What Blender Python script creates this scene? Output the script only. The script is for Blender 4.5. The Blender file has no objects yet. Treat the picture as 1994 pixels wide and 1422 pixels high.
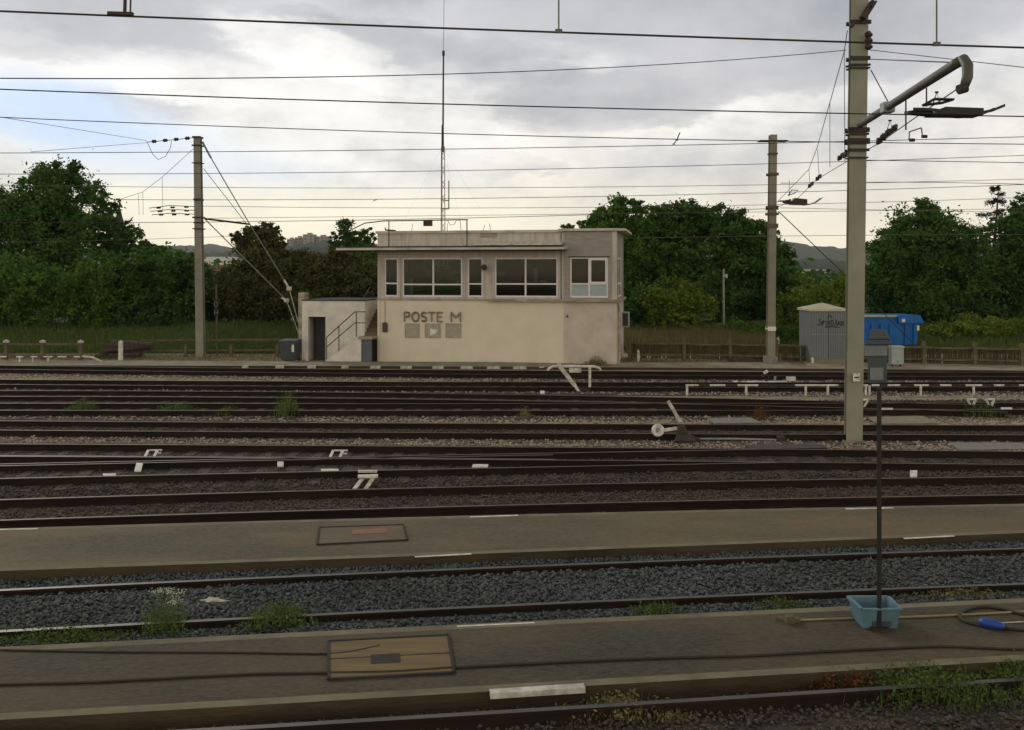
import bpy, math, random
import numpy as np
from mathutils import Vector, Matrix

random.seed(7); RNG = np.random.default_rng(7)
F = 1800.0; HC = 4.4; HY = 530.0; CX = 997.0      # focal length in photo pixels, eye height, horizon row, centre column
SC = bpy.context.scene
COL = SC.collection

# ------------------------------------------------------------------ camera
cam = bpy.data.cameras.new('camera'); co = bpy.data.objects.new('camera', cam); COL.objects.link(co)
co.location = (0, 0, HC); co.rotation_euler = (math.radians(90), 0, 0)
cam.sensor_width = 36; cam.lens = F / 1994 * 36; cam.shift_y = -(711 - HY) / 1994
cam.clip_start = 0.1; cam.clip_end = 12000
SC.camera = co

# ------------------------------------------------------------------ sky
SUN_EL, SUN_AZ = math.radians(28), math.radians(-35)      # azimuth from +Y towards +X
w = bpy.data.worlds.new('World'); SC.world = w; w.use_nodes = True
nt = w.node_tree; nt.nodes.clear()
def N(t, **k):
    n = nt.nodes.new(t)
    for a, b in k.items(): setattr(n, a, b)
    return n
def L(a, b): nt.links.new(a, b)
def M(op, a, b=None, c=None, clamp=False):
    n = N('ShaderNodeMath', operation=op, use_clamp=clamp)
    for i, v in enumerate((a, b, c)):
        if v is None: continue
        if isinstance(v, (int, float)): n.inputs[i].default_value = v
        else: L(v, n.inputs[i])
    return n.outputs[0]
def mixc(f, a, b):
    n = N('ShaderNodeMix', data_type='RGBA')
    if isinstance(f, (int, float)): n.inputs[0].default_value = f
    else: L(f, n.inputs[0])
    for i, v in ((6, a), (7, b)):
        if isinstance(v, tuple): n.inputs[i].default_value = (*v, 1)
        else: L(v, n.inputs[i])
    return n.outputs[2]
tc = N('ShaderNodeTexCoord'); sp = N('ShaderNodeSeparateXYZ'); L(tc.outputs['Generated'], sp.inputs[0])
az = M('ARCTAN2', sp.outputs[0], sp.outputs[1]); el = M('ARCSINE', sp.outputs[2])
cb = N('ShaderNodeCombineXYZ'); L(az, cb.inputs[0]); L(el, cb.inputs[1])
def noise(scale, detail=6, rough=.55, sc=(1, 2.6, 1), off=(0, 0, 0)):
    mp = N('ShaderNodeMapping'); mp.inputs['Scale'].default_value = sc; mp.inputs['Location'].default_value = off
    L(cb.outputs[0], mp.inputs[0])
    n = N('ShaderNodeTexNoise'); n.inputs['Scale'].default_value = scale; n.inputs['Detail'].default_value = detail
    n.inputs['Roughness'].default_value = rough; L(mp.outputs[0], n.inputs['Vector']); return n
nw = noise(7, 6, .6)
wv = N('ShaderNodeVectorMath', operation='SUBTRACT'); L(nw.outputs['Color'], wv.inputs[0]); wv.inputs[1].default_value = (.5, .5, .5)
ws = N('ShaderNodeVectorMath', operation='MULTIPLY'); L(wv.outputs[0], ws.inputs[0]); ws.inputs[1].default_value = (.15, .065, 0)
nw2 = noise(26, 5, .65, off=(5, 2, 0))
wv2 = N('ShaderNodeVectorMath', operation='SUBTRACT'); L(nw2.outputs['Color'], wv2.inputs[0]); wv2.inputs[1].default_value = (.5, .5, .5)
ws2 = N('ShaderNodeVectorMath', operation='MULTIPLY'); L(wv2.outputs[0], ws2.inputs[0]); ws2.inputs[1].default_value = (.04, .026, 0)
wp0 = N('ShaderNodeVectorMath', operation='ADD'); L(cb.outputs[0], wp0.inputs[0]); L(ws.outputs[0], wp0.inputs[1])
wp = N('ShaderNodeVectorMath', operation='ADD'); L(wp0.outputs[0], wp.inputs[0]); L(ws2.outputs[0], wp.inputs[1])
def azel(px, py):
    a = math.atan((px - CX) / F); return a, math.atan((HY - py) / F * math.cos(a))
def blob(px, py, rx, ry, amt, rot=0, soft=.5):
    a, e = azel(px, py)
    s = N('ShaderNodeVectorMath', operation='SUBTRACT'); L(wp.outputs[0], s.inputs[0]); s.inputs[1].default_value = (a, e, 0)
    r = N('ShaderNodeVectorRotate', rotation_type='Z_AXIS'); r.inputs['Angle'].default_value = math.radians(rot); L(s.outputs[0], r.inputs[0])
    m = N('ShaderNodeVectorMath', operation='MULTIPLY'); L(r.outputs[0], m.inputs[0]); m.inputs[1].default_value = (F / rx, F / ry, 0)
    l = N('ShaderNodeVectorMath', operation='LENGTH'); L(m.outputs[0], l.inputs[0])
    mr = N('ShaderNodeMapRange', interpolation_type='SMOOTHSTEP'); L(l.outputs['Value'], mr.inputs[0])
    mr.inputs[1].default_value = 1.18; mr.inputs[2].default_value = soft; mr.inputs[3].default_value = 0; mr.inputs[4].default_value = amt
    return mr.outputs[0]
def union(bl):
    o = None
    for b in bl:
        inv = M('SUBTRACT', 1, b)
        o = inv if o is None else M('MULTIPLY', o, inv)
    return M('SUBTRACT', 1, o, clamp=True)
# brightness by height: cream at the horizon, white above it, grey overhead
ramp = N('ShaderNodeValToRGB'); L(M('DIVIDE', el, 1.2, clamp=True), ramp.inputs[0])
els = ramp.color_ramp.elements
els[0].position = 0; els[0].color = (1.15, .99, .74, 1)
els[1].position = 1; els[1].color = (.20, .195, .18, 1)
for p, c in ((.05, (1.20, 1.11, .88)), (.11, (1.18, 1.14, 1.02)), (.17, (1.02, 1.01, .99)), (.22, (.80, .81, .83)), (.3, (.56, .56, .55)), (.5, (.34, .335, .31))):
    e = els.new(p); e.color = (*c, 1)
dark = union([blob(330, 40, 330, 70, .62), blob(60, 30, 260, 70, .45), blob(720, 70, 220, 46, .8, 12), blob(1180, 185, 330, 52, .8, -3), blob(960, 120, 240, 40, .7, 14), blob(1090, 225, 230, 40, .65), blob(1000, 320, 150, 26, .5), blob(420, 205, 160, 26, .45), blob(560, 245, 130, 20, .35),
              blob(1750, 0, 460, 150, .95), blob(1200, 20, 420, 90, .7), blob(970, 335, 120, 20, .45), blob(290, 210, 110, 22, .35), blob(1500, 120, 360, 70, .8),
              blob(1620, 310, 160, 22, .45), blob(40, 95, 130, 18, .35), blob(1820, 235, 150, 28, .4), blob(1330, 200, 190, 30, .6), blob(760, 130, 120, 20, .5), blob(1850, 330, 150, 14, .3)])
bright = union([blob(590, 88, 190, 50, 1, 14), blob(760, 150, 190, 32, .9, 12), blob(620, 290, 420, 95, .9), blob(820, 235, 200, 40, .8),
                blob(1480, 250, 300, 52, .7, -12), blob(330, 165, 220, 28, .6)])
blue = union([blob(110, 225, 310, 78, 1, 6, .2), blob(330, 330, 380, 55, .5, 0, .1)])
fine = noise(7, 7, .55, (1, 1.7, 1), (3, 1, 0)); fine2 = noise(3.2, 7, .6, (1, 2, 1), (8, 2, 4))
cov = M('ADD', M('MULTIPLY', dark, M('SUBTRACT', 1, M('MULTIPLY', bright, .95))), 0)
tex = N('ShaderNodeMapRange'); L(fine.outputs['Fac'], tex.inputs[0]); tex.inputs[1].default_value = .2; tex.inputs[2].default_value = .82
tex2 = N('ShaderNodeMapRange'); L(fine2.outputs['Fac'], tex2.inputs[0]); tex2.inputs[1].default_value = .38; tex2.inputs[2].default_value = .56
skyc = mixc(M('MULTIPLY', bright, .75), ramp.outputs[0], (1.22, 1.2, 1.15))
ns = N('ShaderNodeTexSky', sky_type='NISHITA'); ns.sun_disc = False; ns.sun_elevation = SUN_EL; ns.sun_rotation = SUN_AZ
nsc = N('ShaderNodeVectorMath', operation='SCALE'); L(ns.outputs[0], nsc.inputs[0]); nsc.inputs['Scale'].default_value = .085
pale = mixc(.85, nsc.outputs[0], (.62, .80, 1.08))
skyc = mixc(blue, skyc, pale)
cfac = M('MULTIPLY', cov, M('ADD', .66, M('MULTIPLY', tex.outputs[0], .34)), clamp=True)
gen = M('MULTIPLY', M('MULTIPLY', M('MULTIPLY', el, 9.0, clamp=True), 1.0), M('MULTIPLY', tex2.outputs[0], tex.outputs[0]), M('SUBTRACT', .22, M('MULTIPLY', bright, .2)))
cfac = M('MAXIMUM', cfac, M('MULTIPLY', gen, M('SUBTRACT', 1, M('MULTIPLY', blue, .7))))
ccol = mixc(tex.outputs[0], (.58, .575, .62), (.32, .34, .375))
skyc = mixc(cfac, skyc, ccol)
low = N('ShaderNodeMapRange'); L(el, low.inputs[0]); low.inputs[1].default_value = -.02; low.inputs[2].default_value = .0
skyc = mixc(low.outputs[0], (.12, .12, .1), skyc)
def mixw(c):
    n = N('ShaderNodeVectorMath', operation='MULTIPLY'); L(c, n.inputs[0]); n.inputs[1].default_value = (1.0, .93, .80); return n.outputs[0]
back = N('ShaderNodeMapRange', interpolation_type='SMOOTHSTEP'); L(sp.outputs[1], back.inputs[0]); back.inputs[1].default_value = .35; back.inputs[2].default_value = -.5; back.inputs[3].default_value = 1.0; back.inputs[4].default_value = 1.65
bg = N('ShaderNodeBackground'); L(mixc(M('DIVIDE', M('SUBTRACT', back.outputs[0], 1), .65), skyc, mixw(skyc)), bg.inputs[0]); L(back.outputs[0], bg.inputs[1])
ow = N('ShaderNodeOutputWorld'); L(bg.outputs[0], ow.inputs[0])
# ------------------------------------------------------------------ soft sun behind the cloud
sl = bpy.data.lights.new('sun', 'SUN'); sl.energy = 1.1; sl.angle = math.radians(16); sl.color = (1, .93, .82)
so = bpy.data.objects.new('sun', sl); COL.objects.link(so)
sd = Vector((math.sin(SUN_AZ) * math.cos(SUN_EL), math.cos(SUN_AZ) * math.cos(SUN_EL), math.sin(SUN_EL)))
so.rotation_euler = sd.to_track_quat('Z', 'Y').to_euler()
SC.view_settings.view_transform = 'Standard'; SC.view_settings.look = 'None'; SC.view_settings.exposure = 0; SC.view_settings.gamma = 1
SC.render.engine = 'CYCLES'
try:
    SC.cycles.max_bounces = 5; SC.cycles.transparent_max_bounces = 12; SC.cycles.use_denoising = True; SC.cycles.volume_bounces = 0
except Exception: pass

# ------------------------------------------------------------------ materials
def mat(name, c1, c2=None, scale=2.0, rough=.85, metal=0, bump=0, bscale=None, detail=5, stretch=(1, 1, 1), lo=.35, hi=.65, spec=.3, coord='pos',
        c3=None, s3=40, f3=.5, transl=0):
    m = bpy.data.materials.new(name); m.use_nodes = True; t = m.node_tree; t.nodes.clear()
    out = t.nodes.new('ShaderNodeOutputMaterial'); b = t.nodes.new('ShaderNodeBsdfPrincipled')
    b.inputs['Roughness'].default_value = rough; b.inputs['Metallic'].default_value = metal; b.inputs['Specular IOR Level'].default_value = spec
    if coord == 'pos': g = t.nodes.new('ShaderNodeNewGeometry'); src = g.outputs['Position']
    else: g = t.nodes.new('ShaderNodeTexCoord'); src = g.outputs['Object']
    mp = t.nodes.new('ShaderNodeMapping'); mp.inputs['Scale'].default_value = stretch; t.links.new(src, mp.inputs[0])
    if c2 is None: c2 = tuple(x * .75 for x in c1)
    n = t.nodes.new('ShaderNodeTexNoise'); n.inputs['Scale'].default_value = scale; n.inputs['Detail'].default_value = detail; n.inputs['Roughness'].default_value = .62
    t.links.new(mp.outputs[0], n.inputs['Vector'])
    r = t.nodes.new('ShaderNodeMapRange'); r.inputs[1].default_value = lo; r.inputs[2].default_value = hi; t.links.new(n.outputs['Fac'], r.inputs[0])
    mx = t.nodes.new('ShaderNodeMix'); mx.data_type = 'RGBA'; mx.inputs[6].default_value = (*c1, 1); mx.inputs[7].default_value = (*c2, 1); t.links.new(r.outputs[0], mx.inputs[0])
    colr = mx.outputs[2]
    if c3 is not None:
        n3 = t.nodes.new('ShaderNodeTexVoronoi'); n3.inputs['Scale'].default_value = s3; t.links.new(mp.outputs[0], n3.inputs['Vector'])
        sx_ = t.nodes.new('ShaderNodeSeparateColor'); t.links.new(n3.outputs['Color'], sx_.inputs[0])
        q = t.nodes.new('ShaderNodeMath'); q.operation = 'MULTIPLY'; q.inputs[1].default_value = f3; t.links.new(sx_.outputs[0], q.inputs[0])
        m3 = t.nodes.new('ShaderNodeMix'); m3.data_type = 'RGBA'; t.links.new(q.outputs[0], m3.inputs[0]); t.links.new(colr, m3.inputs[6]); m3.inputs[7].default_value = (*c3, 1)
        colr = m3.outputs[2]
    t.links.new(colr, b.inputs['Base Color'])
    if bump:
        nb = t.nodes.new('ShaderNodeTexNoise'); nb.inputs['Scale'].default_value = bscale or scale * 6; nb.inputs['Detail'].default_value = 6; t.links.new(mp.outputs[0], nb.inputs['Vector'])
        bp = t.nodes.new('ShaderNodeBump'); bp.inputs['Strength'].default_value = bump; bp.inputs['Distance'].default_value = .03
        t.links.new(nb.outputs['Fac'], bp.inputs['Height']); t.links.new(bp.outputs[0], b.inputs['Normal'])
    if transl:
        tr = t.nodes.new('ShaderNodeBsdfTranslucent'); t.links.new(colr, tr.inputs[0]); ms = t.nodes.new('ShaderNodeMixShader'); ms.inputs[0].default_value = transl
        t.links.new(b.outputs[0], ms.inputs[1]); t.links.new(tr.outputs[0], ms.inputs[2]); t.links.new(ms.outputs[0], out.inputs[0])
    else: t.links.new(b.outputs[0], out.inputs[0])
    return m
MT = {}
MT['ground'] = mat('gravel_ground', (.31, .26, .18), (.15, .12, .085), 1.1, 1, bump=1, bscale=18, c3=(.30, .27, .22), s3=22, f3=.45)
MT['bed'] = mat('oily_ballast', (.04, .03, .02), (.09, .068, .045), 1.6, 1, bump=1, bscale=16, c3=(.17, .145, .12), s3=18, f3=.5, stretch=(.45, 1, 1))
MT['bed_dark'] = mat('soot_ballast', (.018, .014, .010), (.045, .036, .027), 1.6, 1, bump=1, bscale=16, c3=(.09, .08, .065), s3=18, f3=.4)
MT['bed_blue'] = mat('blue_grey_ballast', (.035, .045, .05), (.06, .072, .08), 2.5, .95, bump=1, bscale=24, c3=(.16, .18, .19), s3=24, f3=.5)
MT['stone_blue'] = mat('blue_grey_stone', (.085, .10, .105), (.028, .034, .036), .8, .9, c3=(.17, .175, .17), s3=20, f3=.5)
MT['stone_dark'] = mat('dark_stone', (.075, .058, .042), (.028, .022, .016), 1.5, .9, c3=(.16, .135, .11), s3=20, f3=.5)
MT['stone_tan'] = mat('tan_stone', (.44, .37, .27), (.22, .18, .125), 2.2, .95, c3=(.34, .3, .25), s3=18, f3=.6)
MT['earth'] = mat('dark_earth', (.06, .052, .032), (.11, .095, .055), .8, 1, bump=.8, bscale=14)
MT['field'] = mat('far_fields', (.05, .07, .035), (.09, .10, .05), .004, 1, c3=(.12, .11, .07), s3=.006, f3=.4)
MT['hill2'] = mat('dark_wooded_hill', (.02, .03, .018), (.04, .05, .03), .02, 1)
MT['hill'] = mat('wooded_hill', (.035, .05, .03), (.07, .085, .045), .012, 1, bump=0, c3=(.10, .10, .07), s3=.01, f3=.5)
MT['bank'] = mat('grassy_bank', (.05, .075, .022), (.085, .09, .035), .5, 1, bump=.6, bscale=8)
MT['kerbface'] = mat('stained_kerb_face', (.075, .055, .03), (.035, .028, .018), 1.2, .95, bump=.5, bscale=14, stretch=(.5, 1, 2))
MT['concrete2'] = mat('shaded_platform_concrete', (.075, .055, .029), (.030, .030, .018), .8, .9, bump=.45, bscale=26, lo=.38, hi=.62, stretch=(.4, 1, 1), c3=(.115, .105, .08), s3=48, f3=.42)  # near walkway: shade of the train is put into this darker colour
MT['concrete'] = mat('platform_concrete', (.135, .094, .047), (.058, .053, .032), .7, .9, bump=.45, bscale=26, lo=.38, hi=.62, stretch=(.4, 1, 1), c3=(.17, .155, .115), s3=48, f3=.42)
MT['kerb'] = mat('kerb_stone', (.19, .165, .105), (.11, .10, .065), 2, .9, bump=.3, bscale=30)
MT['pathcon'] = mat('path_concrete', (.27, .25, .20), (.17, .155, .12), 1.5, .9, bump=.3, bscale=20)
MT['rail'] = mat('rusty_rail_steel', (.026, .015, .010), (.012, .008, .006), 4, .8, 0, spec=.2, stretch=(.2, 1, 1))
MT['railtop'] = mat('worn_rail_head', (.10, .09, .08), (.06, .05, .045), 3, .45, .25, stretch=(.3, 1, 1))
MT['railtop_dull'] = mat('dull_rail_head', (.13, .10, .075), (.07, .05, .035), 3, .6, .3, stretch=(.3, 1, 1))
MT['sleeper'] = mat('tarred_wood', (.045, .035, .028), (.09, .075, .06), 3, .95, bump=.5, bscale=12, stretch=(4, 1, 1), coord='obj')
MT['white'] = mat('white_paint', (.70, .69, .65), (.40, .38, .33), 7, .7, coord='obj')
MT['whitedirty'] = mat('worn_white_paint', (.58, .56, .50), (.34, .32, .27), 5, .8, coord='obj', lo=.4, hi=.6)
MT['pole'] = mat('green_grey_pole_paint', (.27, .275, .215), (.22, .225, .175), 1.4, .55, coord='obj', bump=.1, bscale=14)
MT['polefar'] = mat('weathered_grey_pole', (.23, .225, .185), (.17, .165, .13), 1.2, .65, coord='obj')
MT['polerust'] = mat('rusty_pole_steel', (.13, .10, .08), (.08, .055, .04), 2, .8, coord='obj')
MT['armsteel'] = mat('dark_grey_arm_steel', (.10, .095, .085), (.07, .062, .055), 1.5, .5, .2, coord='obj')
MT['iron'] = mat('dark_iron', (.035, .032, .03), (.06, .045, .035), 5, .6, .3, coord='obj')
MT['black'] = mat('black_metal', (.012, .012, .013), (.025, .022, .02), 6, .5, coord='obj')
MT['wire'] = mat('wire_copper_dark', (.06, .05, .045), (.035, .03, .03), 3, .6, .4)
MT['wirethin'] = mat('thin_wire_grey', (.13, .13, .12), (.09, .09, .085), 3, .6, .2)
MT['galv'] = mat('galvanised_steel', (.30, .30, .28), (.20, .20, .19), 4, .5, .4, coord='obj')
MT['insul'] = mat('brown_insulator', (.045, .028, .02), (.03, .02, .015), 4, .25, coord='obj')
MT['plaster'] = mat('cream_plaster', (.68, .615, .505), (.60, .535, .43), 1.1, .9, bump=.15, bscale=18, coord='obj', lo=.3, hi=.75)
MT['plaster_pink'] = mat('pinkish_render', (.56, .495, .425), (.44, .385, .33), 1.2, .9, bump=.2, bscale=14, coord='obj')
MT['render_up'] = mat('pale_upper_render', (.50, .46, .425), (.35, .315, .285), 1.6, .9, bump=.15, bscale=14, coord='obj', stretch=(3, 1, .35), lo=.42, hi=.68)
MT['reflection_slab'] = mat('mauve_reflection', (.34, .30, .31), (.16, .15, .15), 2.2, .9, coord='obj', stretch=(1.5, 1, .8), lo=.42, hi=.58)  # colour of the mauve reflection painted behind the wide window
MT['greyrender'] = mat('grey_render', (.33, .305, .28), (.26, .235, .21), 2, .9, bump=.2, bscale=14, coord='obj', stretch=(1, 1, 4))
MT['annex'] = mat('whitewashed_render', (.68, .64, .58), (.52, .49, .45), 1.5, .9, bump=.15, bscale=14, coord='obj')
MT['ledge'] = mat('stained_ledge_concrete', (.42, .37, .28), (.22, .185, .13), 1.5, .9, coord='obj', stretch=(1, 1, 3))
MT['roofedge'] = mat('pale_roof_trim', (.55, .52, .46), (.36, .33, .28), 2.5, .8, coord='obj', stretch=(.5, 1, 1))
MT['coping'] = mat('black_bitumen', (.02, .02, .02), (.04, .035, .03), 3, .9, coord='obj')
MT['frame'] = mat('white_window_frame', (.72, .70, .70), (.62, .60, .59), 2, .5, coord='obj')
MT['door'] = mat('blue_grey_door', (.11, .125, .145), (.085, .095, .115), 2, .6, coord='obj')
MT['doordark'] = mat('dark_slate_door', (.04, .033, .034), (.05, .045, .05), 2, .6, coord='obj')
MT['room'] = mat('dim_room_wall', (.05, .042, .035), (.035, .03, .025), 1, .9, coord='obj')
MT['curtain'] = mat('ochre_curtain', (.34, .24, .08), (.22, .15, .05), 3, .9, coord='obj', stretch=(8, 1, .3))
MT['frost'] = mat('frosted_glass', (.34, .40, .42), (.28, .34, .36), 2, .3, coord='obj')
MT['paper'] = mat('paper', (.7, .68, .62), (.6, .58, .52), 5, .8, coord='obj')
MT['letter'] = mat('tarnished_letters', (.25, .21, .165), (.18, .15, .115), 8, .6, .2, coord='obj')
MT['panel'] = mat('grey_notice_panel', (.37, .345, .275), (.29, .27, .215), 6, .5, coord='obj')
MT['box'] = mat('brown_box', (.09, .055, .035), (.06, .04, .03), 6, .6, coord='obj')
MT['cabinet'] = mat('blue_grey_cabinet_metal', (.17, .185, .20), (.14, .152, .165), 2, .55, coord='obj', stretch=(1, 1, .3))
MT['cabroof'] = mat('cream_cabinet_roof', (.50, .48, .36), (.40, .38, .28), 2, .7, coord='obj')
MT['skip'] = mat('blue_skip_paint', (.010, .13, .42), (.008, .10, .32), 1.8, .45, coord='obj')
MT['skiprim'] = mat('faded_yellow_rim', (.40, .44, .25), (.30, .33, .2), 2, .6, coord='obj')
MT['bin'] = mat('slate_plastic', (.055, .065, .075), (.04, .05, .055), 3, .5, coord='obj')
MT['lightgrey'] = mat('light_grey_enamel', (.33, .37, .38), (.27, .30, .31), 3, .5, coord='obj')
MT['tub'] = mat('pale_blue_plastic', (.12, .21, .26), (.075, .14, .18), 4, .4, coord='obj')
MT['bluehose'] = mat('bright_blue_plastic', (.02, .06, .30), (.015, .05, .22), 5, .4, coord='obj')
MT['hose'] = mat('black_rubber_hose', (.022, .02, .012), (.035, .03, .018), 5, .6)
MT['pipe'] = mat('tan_pipe', (.30, .25, .13), (.2, .16, .09), 3, .6)
MT['timber'] = mat('ochre_timber_cover', (.18, .125, .055), (.12, .085, .038), 2.5, .85, coord='obj', stretch=(.3, 3, 1), bump=.3)
MT['rustcover'] = mat('rusty_cover', (.14, .105, .065), (.10, .08, .05), 2, .85, coord='obj')
MT['rustplate'] = mat('reddish_plate', (.24, .12, .08), (.18, .09, .06), 5, .8, coord='obj')
MT['slab'] = mat('grey_concrete_slab', (.22, .215, .19), (.16, .155, .135), 4, .9, coord='obj')
MT['slabtan'] = mat('tan_concrete_slab', (.25, .215, .15), (.18, .155, .11), 4, .9, coord='obj')
MT['fence'] = mat('mossy_concrete_fence', (.14, .115, .07), (.075, .065, .04), 3, .95, coord='obj')
MT['pale'] = mat('weathered_palings', (.075, .055, .026), (.035, .03, .015), 3, .95, coord='obj')
MT['bark'] = mat('bark', (.05, .04, .03), (.03, .025, .02), 3, .95)
def leafmat(name, a, b, c): return mat(name, a, b, .6, .9, lo=.38, hi=.62, spec=.03, c3=c, s3=3.5, f3=.22, transl=.25)
MT['leafdark'] = leafmat('dark_foliage', (.075, .15, .036), (.032, .078, .022), (.12, .21, .05))
MT['leaf'] = leafmat('green_foliage', (.10, .195, .036), (.045, .105, .024), (.15, .25, .05))
MT['leafyel'] = leafmat('yellow_green_foliage', (.17, .23, .036), (.075, .13, .024), (.24, .29, .05))
MT['leafbrown'] = leafmat('russet_foliage', (.10, .115, .04), (.06, .058, .026), (.15, .15, .055))
MT['leafpine'] = leafmat('conifer_needles', (.045, .05, .035), (.025, .03, .022), (.07, .075, .05))
MT['grass'] = mat('green_grass', (.10, .15, .03), (.05, .085, .02), 1.5, .8, transl=.2, c3=(.12, .15, .04), s3=8, f3=.5)
MT['drygrass'] = mat('dry_grass', (.20, .175, .075), (.11, .11, .04), 1.2, .9, transl=.2, c3=(.25, .21, .1), s3=6, f3=.5)
MT['redweed'] = mat('red_brown_weed', (.14, .05, .02), (.08, .05, .02), 4, .9, transl=.2)
MT['petal'] = mat('white_petals', (.55, .56, .42), (.45, .47, .33), 8, .8)
MT['tower'] = mat('pale_tower_block', (.34, .31, .29), (.27, .25, .24), .3, .9, coord='obj')
MT['towerwin'] = mat('tower_windows', (.09, .09, .1), (.07, .07, .08), .3, .5, coord='obj')
MT['spire'] = mat('slate_spire', (.05, .05, .055), (.035, .035, .04), 1, .8, coord='obj')
MT['tiles'] = mat('red_tiles', (.17, .075, .05), (.12, .06, .045), 2, .9, coord='obj')
MT['lattice'] = mat('faded_red_white_lattice', (.32, .22, .20), (.22, .17, .16), 1.5, .7, coord='obj')
g = bpy.data.materials.new('window_glass'); g.use_nodes = True; t = g.node_tree; t.nodes.clear()
o_ = t.nodes.new('ShaderNodeOutputMaterial'); gl = t.nodes.new('ShaderNodeBsdfGlossy'); gl.inputs['Roughness'].default_value = .03
tr_ = t.nodes.new('ShaderNodeBsdfTransparent'); tr_.inputs[0].default_value = (.45, .5, .47, 1); fr = t.nodes.new('ShaderNodeFresnel'); fr.inputs[0].default_value = 1.33
ms = t.nodes.new('ShaderNodeMixShader'); t.links.new(fr.outputs[0], ms.inputs[0]); t.links.new(tr_.outputs[0], ms.inputs[1]); t.links.new(gl.outputs[0], ms.inputs[2]); t.links.new(ms.outputs[0], o_.inputs[0])
MT['glass'] = g

# ------------------------------------------------------------------ helpers
class MB:
    def __init__(s): s.v = []; s.f = []; s.m = []
    def add(s, vs, fs, mi=0):
        n = len(s.v); s.v += [tuple(p) for p in vs]; s.f += [tuple(i + n for i in q) for q in fs]; s.m += [mi] * len(fs); return s
    def box(s, x0, x1, y0, y1, z0, z1, mi=0, mtx=None):
        vs = [(x, y, z) for z in (z0, z1) for y in (y0, y1) for x in (x0, x1)]
        if mtx is not None: vs = [tuple(mtx @ Vector(v)) for v in vs]
        return s.add(vs, [(0, 2, 3, 1), (4, 5, 7, 6), (0, 1, 5, 4), (2, 6, 7, 3), (0, 4, 6, 2), (1, 3, 7, 5)], mi)
    def hexa(s, vs, mi=0):   # 8 corners, bottom loop then top loop
        return s.add(vs, [(3, 2, 1, 0), (4, 5, 6, 7), (0, 1, 5, 4), (1, 2, 6, 5), (2, 3, 7, 6), (3, 0, 4, 7)], mi)
    def tube(s, pts, r, n=8, mi=0, cap=True):
        pts = [Vector(p) for p in pts]; k = len(pts)
        rs = r if isinstance(r, (list, tuple)) else [r] * k
        base = len(s.v); up = None
        for i, p in enumerate(pts):
            d = (pts[min(i + 1, k - 1)] - pts[max(i - 1, 0)]).normalized()
            if up is None or abs(d.dot(up)) > .95: up = Vector((0, 0, 1)) if abs(d.z) < .9 else Vector((1, 0, 0))
            a = d.cross(up).normalized(); b = a.cross(d).normalized(); up = b
            for j in range(n):
                t = 2 * math.pi * j / n; s.v.append(tuple(p + (a * math.cos(t) + b * math.sin(t)) * rs[i]))
        for i in range(k - 1):
            for j in range(n):
                q = (base + i * n + j, base + i * n + (j + 1) % n, base + (i + 1) * n + (j + 1) % n, base + (i + 1) * n + j)
                s.f.append(q[::-1]); s.m.append(mi)
        if cap:
            s.f.append(tuple(base + j for j in range(n))); s.m.append(mi)
            s.f.append(tuple(base + (k - 1) * n + j for j in reversed(range(n)))); s.m.append(mi)
        return s
    def bar(s, p, q, wx, wz, mi=0):   # rectangular bar
        p, q = Vector(p), Vector(q); d = (q - p).normalized(); up = Vector((0, 0, 1)) if abs(d.z) < .9 else Vector((0, 1, 0))
        a = d.cross(up).normalized() * wx / 2; b = a.cross(d).normalized() * wz / 2
        vs = [e + x * a + y * b for e in (p, q) for x, y in ((-1, -1), (1, -1), (1, 1), (-1, 1))]
        return s.add(vs, [(3, 2, 1, 0), (4, 5, 6, 7), (0, 1, 5, 4), (1, 2, 6, 5), (2, 3, 7, 6), (3, 0, 4, 7)], mi)
    def build(s, name, mats, parent=None, smooth=False, loc=None, bevel=0):
        me = bpy.data.meshes.new(name); me.from_pydata(s.v, [], s.f)
        if not isinstance(mats, (list, tuple)): mats = [mats]
        for m in mats: me.materials.append(MT[m] if isinstance(m, str) else m)
        if any(s.m): me.polygons.foreach_set('material_index', s.m)
        if smooth: me.polygons.foreach_set('use_smooth', [True] * len(me.polygons))
        me.update(); o = bpy.data.objects.new(name, me); COL.objects.link(o)
        if parent is not None: o.parent = parent
        if loc is not None: o.location = loc
        if bevel:
            bm = o.modifiers.new('bevel', 'BEVEL'); bm.width = bevel; bm.segments = 2; bm.limit_method = 'ANGLE'
        return o
def tag(o, label=None, cat=None, group=None, kind=None):
    if label: o['label'] = label
    if cat: o['category'] = cat
    if group: o['group'] = group
    if kind: o['kind'] = kind
    return o
def empty(name, loc, rz=0, **k):
    o = bpy.data.objects.new(name, None); COL.objects.link(o); o.location = loc; o.rotation_euler = (0, 0, rz); o.empty_display_size = .2
    return tag(o, **k)
def P(px, py, Y): return Vector(((px - CX) / F * Y, Y, HC - (py - HY) / F * Y))
def G(px, py, z=0.0):
    Y = F * (HC - z) / (py - HY); return Vector(((px - CX) / F * Y, Y, z))
class Line:    # a curve over the ground through three image points; straight beyond them
    def __init__(s, pts, z=0.0):
        w = [G(a, b, z) for a, b in pts] if not isinstance(pts[0], Vector) else pts
        s.X = [p.x for p in w]; s.Y = [p.y for p in w]
        s.c = np.polyfit(s.X, s.Y, 2 if len(w) > 2 else 1); s.d = np.polyder(s.c); s.lo, s.hi = s.X[0] - 2, s.X[-1] + 2
    def __call__(s, x):
        xc = min(max(x, s.lo), s.hi); return float(np.polyval(s.c, xc) + np.polyval(s.d, xc) * (x - xc))
    def arr(s, x):
        xc = np.clip(x, s.lo, s.hi); return np.polyval(s.c, xc) + np.polyval(s.d, xc) * (x - xc)
    def slope(s, x):
        return float(np.polyval(s.d, min(max(x, s.lo), s.hi)))
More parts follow.
